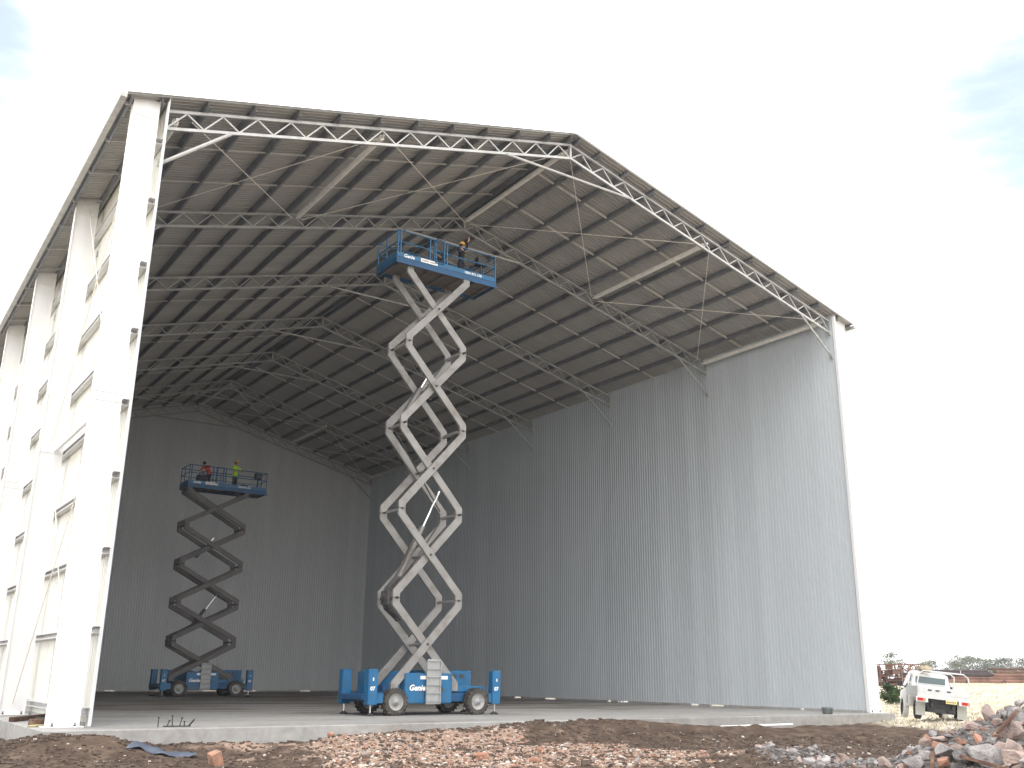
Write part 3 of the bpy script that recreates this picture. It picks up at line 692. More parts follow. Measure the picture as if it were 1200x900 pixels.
def person(label, loc, rz, J, top, trou, hat=None, group=None):
    """J: joints in local metres, facing -y. keys hip chest neck head sL eL wL sR eR wR kL aL kR aR"""
    P = thing('person', label, 'person', loc, rz, group)
    g = {k: V(v) for k, v in J.items()}
    hip, chest, neck, head = g['hip'], g['chest'], g['neck'], g['head']
    mid = hip.lerp(chest, .5)
    pts = {'hip': (hip, (.10, .07)), 'mid': (mid, (.10, .07)), 'chest': (chest, (.13, .08)), 'neck0': (chest.lerp(neck, .62), (.10, .08)), 'neck': (neck, .055), 'jaw': (neck.lerp(head, .55), (.062, .075)), 'head': (head, (.078, .094)), 'crown': (head+(head-neck).normalized()*.075, (.06, .075))}
    ed = [['hip', 'mid', 'chest', 'neck0', 'neck', 'jaw', 'head', 'crown']]
    for s in 'LR':
        sx = -1 if s == 'L' else 1
        pts['h'+s] = (hip+V((sx*.09, 0, -.08)), .065); pts['k'+s] = (g['k'+s], .060); pts['c'+s] = (g['k'+s].lerp(g['a'+s], .3), .062); pts['a'+s] = (g['a'+s], .040); pts['f'+s] = (g['a'+s]+V((sx*.02, -.13, -.06)), .035)
        pts['s'+s] = (g['s'+s], .062); pts['e'+s] = (g['e'+s], .043); pts['w'+s] = (g['w'+s], .027)
        ed += [['hip', 'h'+s, 'k'+s, 'c'+s, 'a'+s, 'f'+s], ['neck0', 's'+s, 'e'+s, 'w'+s]]
        d = (g['w'+s]-g['e'+s]).normalized(); palm = g['w'+s]+d*.085; pts['p'+s] = (palm, (.036, .018)); ed.append(['w'+s, 'p'+s])
        side = d.cross(V((0, 0, 1))); side = side.normalized() if side.length > .1 else V((1, 0, 0)); dn = d.cross(side)
        for q, (off, ln) in enumerate(((-.030, .058), (-.010, .068), (.010, .064), (.030, .050))):
            a = palm+side*off*.9; m_ = a+d*ln*.6; t_ = m_+d*ln*.45+dn*.022
            pts[f'g{s}{q}a'] = (m_, .0095); pts[f'g{s}{q}b'] = (t_, .008); ed.append(['p'+s, f'g{s}{q}a', f'g{s}{q}b'])
        th = g['w'+s]+d*.03+side*.045*(-sx); pts['t'+s] = (th, .012); pts['u'+s] = (th+d*.045+side*.012*(-sx), .010); ed.append(['w'+s, 't'+s, 'u'+s])
    link('body', skin_mesh('body', pts, ed, 'hip', skin), P)
    # clothing that follows the body
    tp = {'hem': (hip+V((0, 0, -.13)), (.15, .12)), 'hip': (hip+V((0, 0, .0)), (.15, .115)), 'mid': (mid, (.142, .112)), 'chest': (chest, (.172, .122)), 'neck0': (chest.lerp(neck, .55), (.12, .095)), 'col': (chest.lerp(neck, .82), (.065, .065))}; te = [['hem', 'hip', 'mid', 'chest', 'neck0', 'col']]
    for s in 'LR':
        tp['s'+s] = (g['s'+s], .078); tp['e'+s] = (g['e'+s], .058); tp['w'+s] = (g['e'+s].lerp(g['w'+s], .85), .045); te.append(['neck0', 's'+s, 'e'+s, 'w'+s])
    link('shirt', skin_mesh('shirt', tp, te, 'hip', top), P)
    tp = {'hip': (hip+V((0, 0, .02)), (.155, .118)), 'low': (hip+V((0, 0, -.05)), (.15, .115))}; te = [['hip', 'low']]
    for s in 'LR':
        sx = -1 if s == 'L' else 1
        tp['h'+s] = (hip+V((sx*.09, 0, -.12)), .108); tp['k'+s] = (g['k'+s], .078); tp['a'+s] = (g['a'+s]+V((0, 0, .05)), .065); te.append(['low', 'h'+s, 'k'+s, 'a'+s])
    link('trousers', skin_mesh('trousers', tp, te, 'hip', trou), P)
    for s in 'LR':
        sx = -1 if s == 'L' else 1; a = g['a'+s]; bp = {'a': (a+V((0, 0, .05)), .058), 'b': (a+V((0, 0, -.035)), .055), 'c': (a+V((sx*.02, -.16, -.055)), (.048, .04))}
        link('boot', skin_mesh('boot', bp, [['a', 'b', 'c']], 'a', boot, 1), P)
    ax = (head-neck).normalized(); fwd = V((0, -1, 0)); fwd = (fwd-ax*fwd.dot(ax)).normalized(); sidev = fwd.cross(ax)
    rot = Matrix((sidev, -fwd, ax)).transposed().to_4x4()
    def onhead(p): return head+sidev*p[0]-fwd*p[1]+ax*p[2]
    mb = MB()
    for s in (-1, 1): mb.lathe([(.001, -.012), (.010, -.006), (.012, .004), (.001, .01)], onhead((s*.03, -.090, .012)), 'y', 8)
    mb.build('eyes', eyem, P)
    mb = MB(); mb.add([onhead(p) for p in ((0, -.088, .02), (-.015, -.088, -.02), (.015, -.088, -.02), (0, -.118, -.016))], [(0, 1, 3), (0, 3, 2), (1, 2, 3)])
    for s in (-1, 1): mb.add([onhead(p) for p in ((s*.078, .0, .02), (s*.078, .02, -.025), (s*.094, .015, .02), (s*.078, .022, .025))], [(0, 1, 2), (1, 3, 2), (0, 2, 3)])
    mb.build('face_features', skin, P)
    cap = MB(); prof = [(.097, -.005), (.104, .03), (.098, .07), (.072, .105), (.03, .122), (.001, .125)]
    if hat:
        cap.lathe([(.104, 0), (.112, .03), (.108, .07), (.08, .115), (.035, .135), (.001, .138)], (0, .0, .03), n=16); cap.lathe([(.105, .03), (.135, .024), (.135, .03), (.107, .04)], (0, -.015, 0), n=16)
    else: cap.lathe(prof, (0, .012, 0), n=16)
    M4 = Matrix.Translation(head) @ rot; cap.v = [tuple(M4 @ V(v)) for v in cap.v]
    cap.build('hard_hat' if hat else 'hair', hat or hairm, P, True)
    if hat:
        hb = MB().lathe([(.098, -.05), (.10, 0), (.10, .03)], (0, .022, 0), n=14); hb.v = [tuple(M4 @ V(v)) for v in hb.v]; hb.build('hair', hairm, P, True)
    return P
stand = dict(hip=(0, 0, .96), chest=(0, .0, 1.30), neck=(0, .0, 1.50), head=(0, -.02, 1.66), sL=(-.19, .01, 1.42), sR=(.19, .01, 1.42), kL=(-.11, -.03, .52), kR=(.12, .0, .52), aL=(-.12, .0, .09), aR=(.13, .03, .09))
p1 = dict(stand, eL=(-.27, -.12, 1.20), wL=(-.20, -.36, 1.24), eR=(.30, -.05, 1.70), wR=(.26, -.15, 1.95))
person('worker in dark navy workwear standing under the roof on the nearer lift platform', (L1[0]+1.45, L1[1]+1.0, L1[2]+16.27), R(25), p1, navy, navy, hatm)
p2 = dict(stand, eL=(-.30, -.10, 1.18), wL=(-.28, -.34, 1.10), eR=(.28, -.20, 1.20), wR=(.16, -.44, 1.14))
person('worker in yellow green hi-vis shirt, dark trousers and hard hat on the farther lift', (L2[0]+1.05, L2[1]+.75, L2[2]+11.83), R(30), p2, hivis, navy, hatm)
p3 = dict(stand, hip=(0, .12, .90), chest=(0, -.12, 1.14), neck=(0, -.30, 1.26), head=(0, -.42, 1.36), sL=(-.19, -.16, 1.24), sR=(.19, -.16, 1.24), eL=(-.26, -.34, 1.02), wL=(-.2, -.52, .90), eR=(.27, -.36, 1.04), wR=(.20, -.55, .98))
person('worker in red orange shirt leaning forward over the rail of the farther lift', (L2[0]-.55, L2[1]+.9, L2[2]+11.83), R(-50), p3, redsh, navy, None)
t = thing('tool_bag', 'black tool bag on the farther lift platform beside the leaning worker', 'bag', (L2[0]-1.0, L2[1]+.5, L2[2]+11.835))
MB().bbox((-.3, -.2, 0), (.3, .2, .62), .06).build('bag_body', navy, t); MB().tube([(-.18, 0, .60), (-.12, 0, .78), (.12, 0, .78), (.18, 0, .60)], .02, 6).build('handle', navy, t)

# ================================================================ UTE
def ute():
    x, y = place(1104, 36.2)
    U = thing('utility_truck', 'white single cab ute with dusty alloy tray and rear hoop, parked right of the shed', 'ute', (x, y, ground(x, y)-.0), -R(37))
    U.rotation_euler = (0, R(6), -R(46)); U.scale = (.94, .94, .94)
    wheels = []
    for wy in (.95, 3.75):
        for s in (-1, 1):
            mb = MB(); mb.lathe([(.20, -.11), (.33, -.11), (.355, -.08), (.355, .08), (.33, .11), (.20, .11), (.20, -.11)], (0, 0, 0), 'x', 24); w_ = mb.build('wheel', tyrem, U); w_.location = (s*.74, wy, .355)
            MB().lathe([(.20, -.06), (.15, -.04), (.06, -.07), (.001, -.07)], (0, 0, 0), 'x', 16).build('rim', rimm, w_)
            MB().lathe([(.20, .06), (.15, .04), (.06, .07), (.001, .07)], (0, 0, 0), 'x', 16).build('rim', rimm, w_)
    mb = MB(); mb.box((-.42, .1, .50), (-.34, 4.3, .62)); mb.box((.34, .1, .50), (.42, 4.3, .62)); mb.tube([(-.7, .95, .36), (.7, .95, .36)], .06, 8); mb.lathe([(.001, -.13), (.12, -.09), (.14, 0), (.12, .09), (.001, .13)], (0, .95, .36), 'y', 12); mb.box((-.34, .3, .52), (.34, .36, .60)); mb.box((-.3, 1.3, .42), (.3, 2.2, .62)); mb.tube([(.25, .1, .40), (.25, 1.2, .38)], .03, 6)
    mb.box((-.5, .36, .30), (.5, .38, .84)); mb.lathe([(.001, -.1), (.34, -.1), (.36, 0), (.34, .1), (.001, .1)], (0, 1.75, .48), n=16); mb.build('underbody_with_shade_panel', darkm, U)  # dark panel and spare wheel added for the solid shade under the tray
    # tray
    mb = MB(); mb.box((-.92, 0, .86), (.92, 2.35, .93)); mb.box((-.92, -.025, .80), (.92, 0, .95)); mb.box((-.925, -.02, .93), (-.90, 2.35, .955)); mb.box((.90, -.02, .93), (.925, 2.35, .955)); tr = mb.build('tray', alum, U)
    mb = MB(); mb.bbox((-.90, -.015, .958), (.90, .02, 1.22), .006); mb.box((-.90, -.022, 1.06), (.90, -.016, 1.075)); mb.box((-.90, -.022, 1.14), (.90, -.016, 1.155)); mb.build('tailgate', alum, U)
    for s in (-1, 1):
        mb = MB(); a, b = sorted((s*.905, s*.925)); mb.box((a, .03, .958), (b, 2.33, 1.22)); mb.build('drop_side', alum, U)
        mb = MB(); mb.box((s*.76-.21, -.05, .66), (s*.76+.21, -.0, .85)); h = mb.build('lamp_bracket', utew, U)
        mb = MB(); mb.box((s*.78-.15, -.075, .69), (s*.78+.05, -.051, .80)); mb.build('tail_light', redl, U); MB().box((s*.78+.052, -.073, .69), (s*.78+.14, -.051, .80)).build('indicator', amber, U)
        mb = MB(); mb.box((s*.74-.17, .40, .16), (s*.74+.17, .425, .84)); mb.build('mudflap', mud, U)
        mb = MB(); mb.lathe([], (0, 0, 0)); 
    MB().box((.08, -.055, .68), (.46, -.045, .80)).build('number_plate', plateY, U)
    for k in range(6): MB().box((.115+k*.055, -.058, .715), (.145+k*.055, -.0555, .765)).build('plate_character', darkm, bpy.data.objects[[o.name for o in U.children if o.name.startswith('number_plate')][0]])
    # rear hoop and headboard
    mb = MB(); mb.tube([(-.90, .03, .95), (-.92, .03, 1.35), (-.86, .03, 1.68), (-.70, .03, 1.80), (.72, .03, 1.80), (.88, .03, 1.68), (.93, .03, 1.35), (.90, .03, .95)], .028, 8); mb.tube([(.62, .03, 1.80), (.62, .03, 1.95)], .015, 6); mb.build('rear_hoop', alum, U)
    mb = MB(); mb.tube([(-.86, 2.28, .95), (-.86, 2.28, 1.72), (-.72, 2.28, 1.82), (.72, 2.28, 1.82), (.86, 2.28, 1.72), (.86, 2.28, .95)], .028, 8)
    for z in (1.15, 1.35): mb.tube([(-.86, 2.28, z), (.86, 2.28, z)], .018, 6)
    mb.build('headboard', alum, U)
    # cab by section rings along y
    secs = [(2.45, .72, .80, 1.30, 1.72, .62), (2.52, .80, .46, 1.12, 1.78, .66), (3.10, .84, .42, 1.10, 1.81, .68), (3.55, .84, .42, 1.08, 1.74, .64), (4.0, .84, .44, 1.04, 1.16, .70), (4.55, .80, .46, .98, 1.04, .66), (4.85, .70, .50, .86, .90, .6)]
    vs = []; fs = []
    for (yy, hw, zb, zw, zt, tw) in secs:
        vs += [(-hw*.94, yy, zb), (-hw, yy, (zb+zw)/2), (-hw*.98, yy, zw), (-tw, yy, zt-.05), (-tw+.12, yy, zt), (tw-.12, yy, zt), (tw, yy, zt-.05), (hw*.98, yy, zw), (hw, yy, (zb+zw)/2), (hw*.94, yy, zb)]
    for r in range(len(secs)-1):
        for k in range(10): fs.append((r*10+k, r*10+(k+1) % 10, (r+1)*10+(k+1) % 10, (r+1)*10+k))
    fs += [tuple(range(10)), tuple(range(69, 59, -1))]
    mb = MB(); mb.add(vs, fs); mb.build('cab', utew, U, fix=True)
    MB().bbox((-.56, 2.415, 1.34), (.56, 2.447, 1.62), .01).build('rear_window', glassm, U)
    mb = MB(); mb.add([(-.60, 3.56, 1.70), (.60, 3.56, 1.70), (.72, 4.02, 1.19), (-.72, 4.02, 1.19)], [(0, 1, 2, 3)]); mb.build('windscreen', glassm, U)
    for s in (-1, 1):
        vs = [(s*.80, 2.62, 1.16), (s*.835, 3.75, 1.14), (s*.69, 3.5, 1.66), (s*.69, 2.62, 1.68)]; mb = MB(); mb.add([V(v)+V((s*.018, 0, 0)) for v in vs]+[V(v) for v in vs], [(0, 1, 2, 3), (0, 4, 5, 1), (1, 5, 6, 2), (2, 6, 7, 3), (3, 7, 4, 0)]); mb.build('side_window', glassm, U)
        mb = MB(); mb.bbox((s*.98-.09, 3.52, 1.18), (s*.98+.09, 3.60, 1.40), .02); mb.tube([(s*.80, 3.56, 1.2), (s*.95, 3.56, 1.24)], .02, 6); mb.build('door_mirror', darkm, U)
        mb = MB(); mb.box((s*.845-.01, 2.60, .55), (s*.845+.01, 2.61, 1.1)); mb.box((s*.845-.012, 2.68, .98), (s*.845+.012, 2.82, 1.01)); mb.build('door_handle', darkm, U)
        mb = MB(); mb.lathe([(.36, -.10), (.44, -.10), (.44, .10), (.36, .10), (.36, -.10)], (s*.75, 3.75, .40), 'x', 20); mb.build('wheel_arch', utew, U)
    # something strapped on the tray, and a small headboard window pair
    for k, xx in enumerate((-.55, -.28, .12)): MB().box((xx, -.028, 1.08+.0*k), (xx+.14, -.0225, 1.13)).build('latch', darkm, U)
    return U
U = ute()
t = thing('jute_sack', 'lumpy beige sack heaped on top of the ute headboard', 'sack', (0, 0, 0))
bm = bmesh.new(); bmesh.ops.create_icosphere(bm, subdivisions=3, radius=1)
for v in bm.verts:
    n_ = noise.fractal(v.co*1.8+V((4, 1, 0)), 1, 2, 4); v.co = v.co*(1+.35*n_); v.co.x *= .27; v.co.y *= .22; v.co.z *= .13
me = bpy.data.meshes.new('sack_body'); bm.to_mesh(me); bm.free(); me.materials.append(mat('jute', (.42, .34, .24), .9, 0, .25, 8, bump=.5)); me.polygons.foreach_set('use_smooth', [True]*len(me.polygons))
o = link('sack_body', me, t)
bpy.context.view_layer.update(); wp = U.matrix_world @ V((-.22, 2.3, 1.92)); t.location = wp
MB().tube([(-.22, 0, .03), (-.08, .02, .14), (.07, -.02, .13), (.22, 0, .02)], .014, 6).build('strap', darkm, t)

# ================================================================ RUBBLE
def rock_mesh(seed, m_, angular=1.):
    bm = bmesh.new(); rnd = random.Random(seed)
    pts = []
    for k in range(13):
        v = V((rnd.gauss(0, 1), rnd.gauss(0, 1), rnd.gauss(0, 1))).normalized(); v = V((v.x*.56, v.y*.42, v.z*.34))*rnd.uniform(.85, 1.12); pts.append(bm.verts.new(v))
    bmesh.ops.convex_hull(bm, input=bm.verts)
    for v in [v for v in bm.verts if not v.link_faces]: bm.verts.remove(v)
    bmesh.ops.bevel(bm, geom=list(bm.edges), offset=.018, segments=1, affect='EDGES')
    me = bpy.data.meshes.new('stone'); bm.to_mesh(me); bm.free(); me.materials.append(m_); return me
def brick_mesh(seed, m_):
    rnd = random.Random(seed); bm = bmesh.new(); L = rnd.uniform(.5, 1)
    for x in (-.5, L-.5):
        for y in (-.24, .24):
            for z in (-.17, .17): bm.verts.new((x+rnd.uniform(-.12, .12)*(x > -.4), y+rnd.uniform(-.02, .02), z+rnd.uniform(-.03, .03)))
    for k in range(4): bm.verts.new((L-.5+rnd.uniform(-.1, .15), rnd.uniform(-.2, .2), rnd.uniform(-.14, .14)))
    bmesh.ops.convex_hull(bm, input=bm.verts)
    for v in [v for v in bm.verts if not v.link_faces]: bm.verts.remove(v)
    bmesh.ops.bevel(bm, geom=list(bm.edges), offset=.02, segments=1, affect='EDGES')
    me = bpy.data.meshes.new('brick'); bm.to_mesh(me); bm.free(); me.materials.append(m_); return me
rA = [rock_mesh(i, stoneA) for i in range(10)]; rB = [rock_mesh(50+i, stoneB) for i in range(6)]
bC = [brick_mesh(i, stoneC) for i in range(6)]; bA = [brick_mesh(20+i, stoneA) for i in range(4)]
rnd = random.Random(5)
def scatter(parent, n, spot, size, sources, lift=.1, name='stone', kindsel=None):
    for k in range(n):
        x, y = spot(k); s = size(); me = rnd.choice(rnd.choice(sources)); z = ground(x, y)+s*rnd.uniform(-.08, lift)+.02
        o = link('brick' if me.name.startswith('brick') else name, me, parent, (x, y, z), (rnd.uniform(-.6, .6), rnd.uniform(-.6, .6), rnd.uniform(0, 6.3)))
        o.scale = (s*rnd.uniform(.85, 1.2), s*rnd.uniform(.8, 1.2), s*rnd.uniform(.75, 1.3))
pile = thing('rubble_pile', 'big heap of grey stones, broken concrete and orange bricks at the right front', 'rubble pile', (0, 0, 0))
def spot_pile(k):
    while 1:
        px = rnd.uniform(1010, 1300); D = rnd.uniform(13.6, 20.5); x, y = place(px, D)
        if px < 1040+(20-D)*8 and rnd.random() < .5: continue
        if ground(x, y) > -.47 and (D-15) < 6*((px-960)/200): return x, y
scatter(pile, 290, spot_pile, lambda: min(.40, .15*math.exp(rnd.gauss(.1, .42))), [rA, rA, rB, rB, bC, bA], .6)
# a few landmark pieces
for px, D, s, me, zr in ((1150, 15.6, .6, rA[3], .15), (1128, 15.9, .5, rA[5], .1), (1112, 16.3, .42, rB[2], .1), (1082, 16.5, .36, bA[1], .2), (1098, 15.9, .34, bC[1], .15), (1135, 14.8, .34, bC[3], .15), (1062, 16.9, .38, rA[1], .1), (1180, 15.2, .4, rB[1], .2), (1150, 14.5, .4, bC[0], .15), (1068, 15.6, .3, rA[7], .1)):
    x, y = place(px, D); o = link('stone' if me.name.startswith('stone') else 'brick', me, pile, (x, y, ground(x, y)+zr), (rnd.uniform(-.3, .3), rnd.uniform(-.3, .3), rnd.uniform(0, 6))); o.scale = (s, s, s)
spread = thing('stone_spread', 'low strip of grey broken stones on the dark soil beside the rubble heap', 'stones', (0, 0, 0))
def spot_sp(k):
    px = rnd.uniform(885, 1075); D = 25.5-(px-880)/200*7.5+rnd.gauss(-.4, .9); return place(px, D)
scatter(spread, 150, spot_sp, lambda: .13*math.exp(rnd.gauss(0, .42)), [rA, rA, rB, bA], .25)
bricks = thing('brick_rubble', 'spread of pinkish orange crushed brick lying in front of the slab', 'rubble', (0, 0, 0))
def spot_br(k):
    while 1:
        px = rnd.uniform(395, 860); D = rnd.uniform(18.5, 30); x, y = place(px, D)
        if y > sy0(x)-.2: continue
        if zones(x, y)[0] > .35+.6*rnd.random()*(fbm(x, y, .9, 71)+.4): return x, y
scatter(bricks, 150, spot_br, lambda: .10*math.exp(rnd.gauss(0, .35)), [bC, bC, rB, bA], .25)
x, y = place(266, 20.6); o = link('brick', bC[2], bricks, (x, y, ground(x, y)+.08), (.3, 1.2, .4)); o.scale = (.34, .5, .6)
def chips(name, n, spot, smin, smax, m_, seed, parent=None):
    r = random.Random(seed); mb = MB()
    for k in range(n):
        x, y = spot(k); z = ground(x, y)+.005; s = r.uniform(smin, smax)*(1 if r.random() < .85 else 1.8)
        q = Matrix.Translation((x, y, z)) @ Matrix.Rotation(r.uniform(0, 6.28), 4, 'Z') @ Matrix.Rotation(r.uniform(-.7, .7), 4, 'X')
        a, b, c = s, s*r.uniform(.4, .9), s*r.uniform(.25, .6)
        vs = [V((r.uniform(.7, 1.1)*sx*a, r.uniform(.7, 1.1)*sy*b, sz*c*r.uniform(.6, 1.1))) for sz in (-1, 1) for sx, sy in ((-1, -1), (1, -1), (1, 1), (-1, 1))]
        mb.add([q @ v for v in vs], [(4, 5, 6, 7), (0, 1, 5, 4), (1, 2, 6, 5), (2, 3, 7, 6), (3, 0, 4, 7)])
    o = mb.build(name, m_, parent, fix=False); o['kind'] = 'stuff'; return o
o = chips('brick_chips', 5500, spot_br, .008, .024, stoneD, 1); tag(o, 'carpet of pinkish brick chips in front of the slab', 'brick chips')
o = chips('orange_chips', 1600, spot_br, .01, .028, stoneC, 2); tag(o, 'scattered orange brick crumbs among the pinkish chips', 'brick crumbs')
pale = mat('pale_mortar_chip', (.60, .56, .50), .9, 0, .2, 6)
o = chips('mortar_chips', 2200, spot_br, .010, .03, pale, 12); tag(o, 'pale mortar crumbs among the pinkish brick chips', 'mortar crumbs')
def spot_soil(k):
    px = rnd.uniform(-60, 1090); D = 17.5+14*rnd.random()**.9; x, y = place(px, D)
    return (x, y) if y < sy0(x)-.25 else (x, sy0(x)-.3-rnd.random()*1.2)
clod = mat('soil_clod', (.095, .068, .052), .95, 0, .4, 6, randvar=.0)
o = chips('soil_clods', 14000, spot_soil, .012, .05, clod, 3); tag(o, 'dark brown clods of earth along the front of the slab', 'clods')
o = chips('pale_gravel', 1100, spot_soil, .008, .026, pale, 4); tag(o, 'pale gravel sprinkled over the dark earth in front', 'gravel')
def spot_gr(k):
    if k % 3: return spot_pile(k)
    return spot_sp(k)
o = chips('grey_gravel', 5000, spot_gr, .015, .05, stoneA, 6); tag(o, 'small grey gravel between the stones at the right', 'gravel')
r_ = random.Random(31); mb = MB()
for k in range(900):
    x, y = spot_br(k); z = ground(x, y)+.02; L_ = r_.uniform(.03, .11); a = r_.uniform(0, 6.28); d_ = V((math.cos(a), math.sin(a), r_.uniform(-.3, .5)))*L_; mb.beam(V((x, y, z))-d_, V((x, y, z))+d_, .02*r_.uniform(.5, 1.4), .012)
o = mb.build('splinters', mat('reddish_splinter', (.36, .24, .18), .9, 0, .4, 5)); o['kind'] = 'stuff'; tag(o, 'reddish wood splinters strewn over the brick rubble', 'splinters')
# straw tufts in the paddock
def grass():
    r = random.Random(9); mb = MB()
    for k in range(5200):
        px = r.uniform(1035, 1290); D = 30+75*r.random()**1.3; x, y = place(px, D)
        if SX0-1 < x < SX1+1.2 and y > sy0(x)-.6: continue
        if zones(x, y)[1] < .5: continue
        z = ground(x, y)
        for j in range(4):
            a = r.uniform(0, 6.28); h = r.uniform(.03, .10)*(1+D/120); ww = .02+.03*r.random(); lx, ly = r.uniform(-.15, .15), r.uniform(-.15, .15); ox, oy = r.uniform(-.2, .2), r.uniform(-.2, .2)
            mb.add([(x+ox-ww*math.cos(a), y+oy-ww*math.sin(a), z-.02), (x+ox+ww*math.cos(a), y+oy+ww*math.sin(a), z-.02), (x+ox+lx, y+oy+ly, z+h)], [(0, 1, 2)])
    o = mb.build('dry_grass', strawm); o['kind'] = 'stuff'; tag(o, 'short dry straw coloured grass over the paddock', 'grass')
grass()
# splintered timbers and steel in the heap
for k, (px, D, dz, L, az, el, lab) in enumerate(((1080, 15.2, .0, .62, .3, 1.05, 'rust brown splintered stake standing up in front of the rubble heap'), (1164, 15.9, .26, .5, -.6, .75, 'thin brown timber stake leaning up behind the largest grey stone'), (1172, 14.9, .2, .7, 2.6, .25, 'weathered plank lying across the right side of the rubble heap'), (1013, 17.2, .0, .35, 2.4, .6, 'short orange brown stick poking out near the small stones'))):
    x, y = place(px, D); t = MB().bbox((0, -.035, -.03), (L, .022, .02), .005).build('timber_stake', timber, None); t.location = (x, y, ground(x, y)+dz); t.rotation_euler = (0, -el, az); tag(t, lab, 'timber')
# ================================================================ SMALL THINGS ROUND THE SLAB
x, y = 27.0, -.55
t = thing('metal_pot', 'small dark round metal pot standing on the slab edge near the right wall', 'pot', (27.3, -.35, .002))
MB().lathe([(.001, 0), (.17, 0), (.20, .04), (.185, .20), (.21, .23), (.20, .245), (.165, .20), (.001, .10)], (0, 0, 0), n=20).build('pot_body', potm, t, True)
MB().lathe([(.235, .17), (.245, .19), (.235, .21), (.20, .20)], (0, 0, 0), n=20).build('rim_band', potm, t)
MB().tube([(.24, 0, .2), (.33, 0, .16)], .018, 6).build('lug', potm, t)
t = thing('anchor_bolt_group', 'cluster of rusty anchor bolts sticking out of the slab near the left column', 'anchor bolts', (1.9, -.75, 0))
for k, (dx, dy, h, ln) in enumerate(((-.42, 0, .22, .0), (-.2, .04, .14, .06), (-.1, -.1, .26, -.02), (.12, .06, .2, .05), (.2, -.06, .12, .0))):
    MB().tube([(dx, dy, .002), (dx+ln, dy, h)], .014, 6).lathe([(.001, h-.01), (.028, h-.01), (.028, h+.02), (.001, h+.02)], (dx+ln, dy, 0), n=6).build('anchor_bolt', darkm, t)
MB().beam((-.3, .0, .02), (.35, -.1, .02), .03, .03).beam((.3, -.1, .02), (.48, .08, .16), .03, .03).build('steel_strap', darkm, t)
def timbers(loc, rz, label, dims, m_):
    t = thing('timber_bearer', label, 'timber', loc, rz)
    MB().bbox((0, -dims[1]/2, 0), (dims[0], dims[1]/2, dims[2]), .012).build('bearer', m_, t); return t
timbers((-1.15, .9, .004), R(15), 'thick brown timber bearer lying on the slab between the two nearest columns', (1.0, .2, .16), timber)
timbers((-1.22, 3.2, .004), R(60), 'long brown timber lying across the slab edge below the second column', (3.1, .16, .12), timber)
timbers((-1.2, .35, .004), R(60), 'pale yellowish plank flat on the slab under the brown bearer', (1.2, .22, .035), timber_y)
timbers((-1.15, 9.6, .004), R(80), 'dark red timber stack piece beside the third column', (3.2, .2, .3), redtim)
t = MB().tube([(-.7, 1.25, .05), (-.62, 1.4, .24), (-.48, 1.5, .36), (-.36, 1.42, .32), (-.42, 1.3, .18), (-.62, 1.2, .17), (-.95, 1.3, .17)], .018, 6).build('cable_loop', darkm); tag(t, 'loop of dark cable on the timber bearer at the nearest left column', 'cable')
def tarp():
    cx, cy = place(205, 22.4); vs = []; fs = []; n, m_ = 26, 8
    for j in range(m_+1):
        for i in range(n+1):
            u, v = i/n, j/m_; x = cx+(u-.5)*1.45*.827+(v-.5)*(.55-.35*u)*.56+.05*math.sin(u*9); y = cy-(u-.5)*1.45*.562+(v-.5)*(.55-.35*u)*.83
            vs.append((x, y, ground(x, y)+.05+.05*fbm(x, y, 3, 8)+.03*math.sin(u*14+v*3)))
    for j in range(m_):
        for i in range(n): a = j*(n+1)+i; fs.append((a, a+1, a+n+2, a+n+1))
    mb = MB(); mb.add(vs, fs); o = mb.build('plastic_sheet', tarpm, None, True); md = o.modifiers.new('t', 'SOLIDIFY'); md.thickness = .008; tag(o, 'crumpled blue grey plastic sheet lying on the dirt at the left', 'plastic sheet')
tarp()
t = MB(); x0, y0 = 19.4, -2.25; x1, y1 = 23.3, -1.95; t.tube([(x0, y0, ground(x0, y0)+.10), ((x0+x1)/2, (y0+y1)/2, ground(x0, y0)*.5+ground(x1, y1)*.5+.11), (x1, y1, ground(x1, y1)+.12)], .045, 10)
t = t.build('white_pipe', pvc); tag(t, 'white plastic pipe lying along the foot of the slab at the right', 'pipe')

# ================================================================ BACKGROUND
def leaf_crown(mb, c, rx, rz, n, ls, r, clumps=7):
    cs = []
    for k in range(clumps):
        a = r.uniform(0, 6.28); q = r.random()**.5; cs.append((V((c[0]+math.cos(a)*rx*.62*q, c[1]+math.sin(a)*rx*.62*q, c[2]+r.uniform(-.55, .65)*rz)), r.uniform(.32, .55)))
    for k in range(n):
        cc, f = r.choice(cs); d = V((r.gauss(0, 1), r.gauss(0, 1), r.gauss(0, .75))).normalized()*(r.random()**.4); p = cc+V((d.x*rx*f, d.y*rx*f, d.z*rz*f*.85))
        a = V((r.gauss(0, 1), r.gauss(0, 1), r.gauss(0, .6))).normalized()*ls*r.uniform(.5, 1.3); b = a.cross(V((r.gauss(0, 1), r.gauss(0, 1), r.gauss(0, 1)))).normalized()*ls*.4
        mb.add([p-a, p+b, p+a, p-b], [(0, 1, 2, 3)])
    return cs
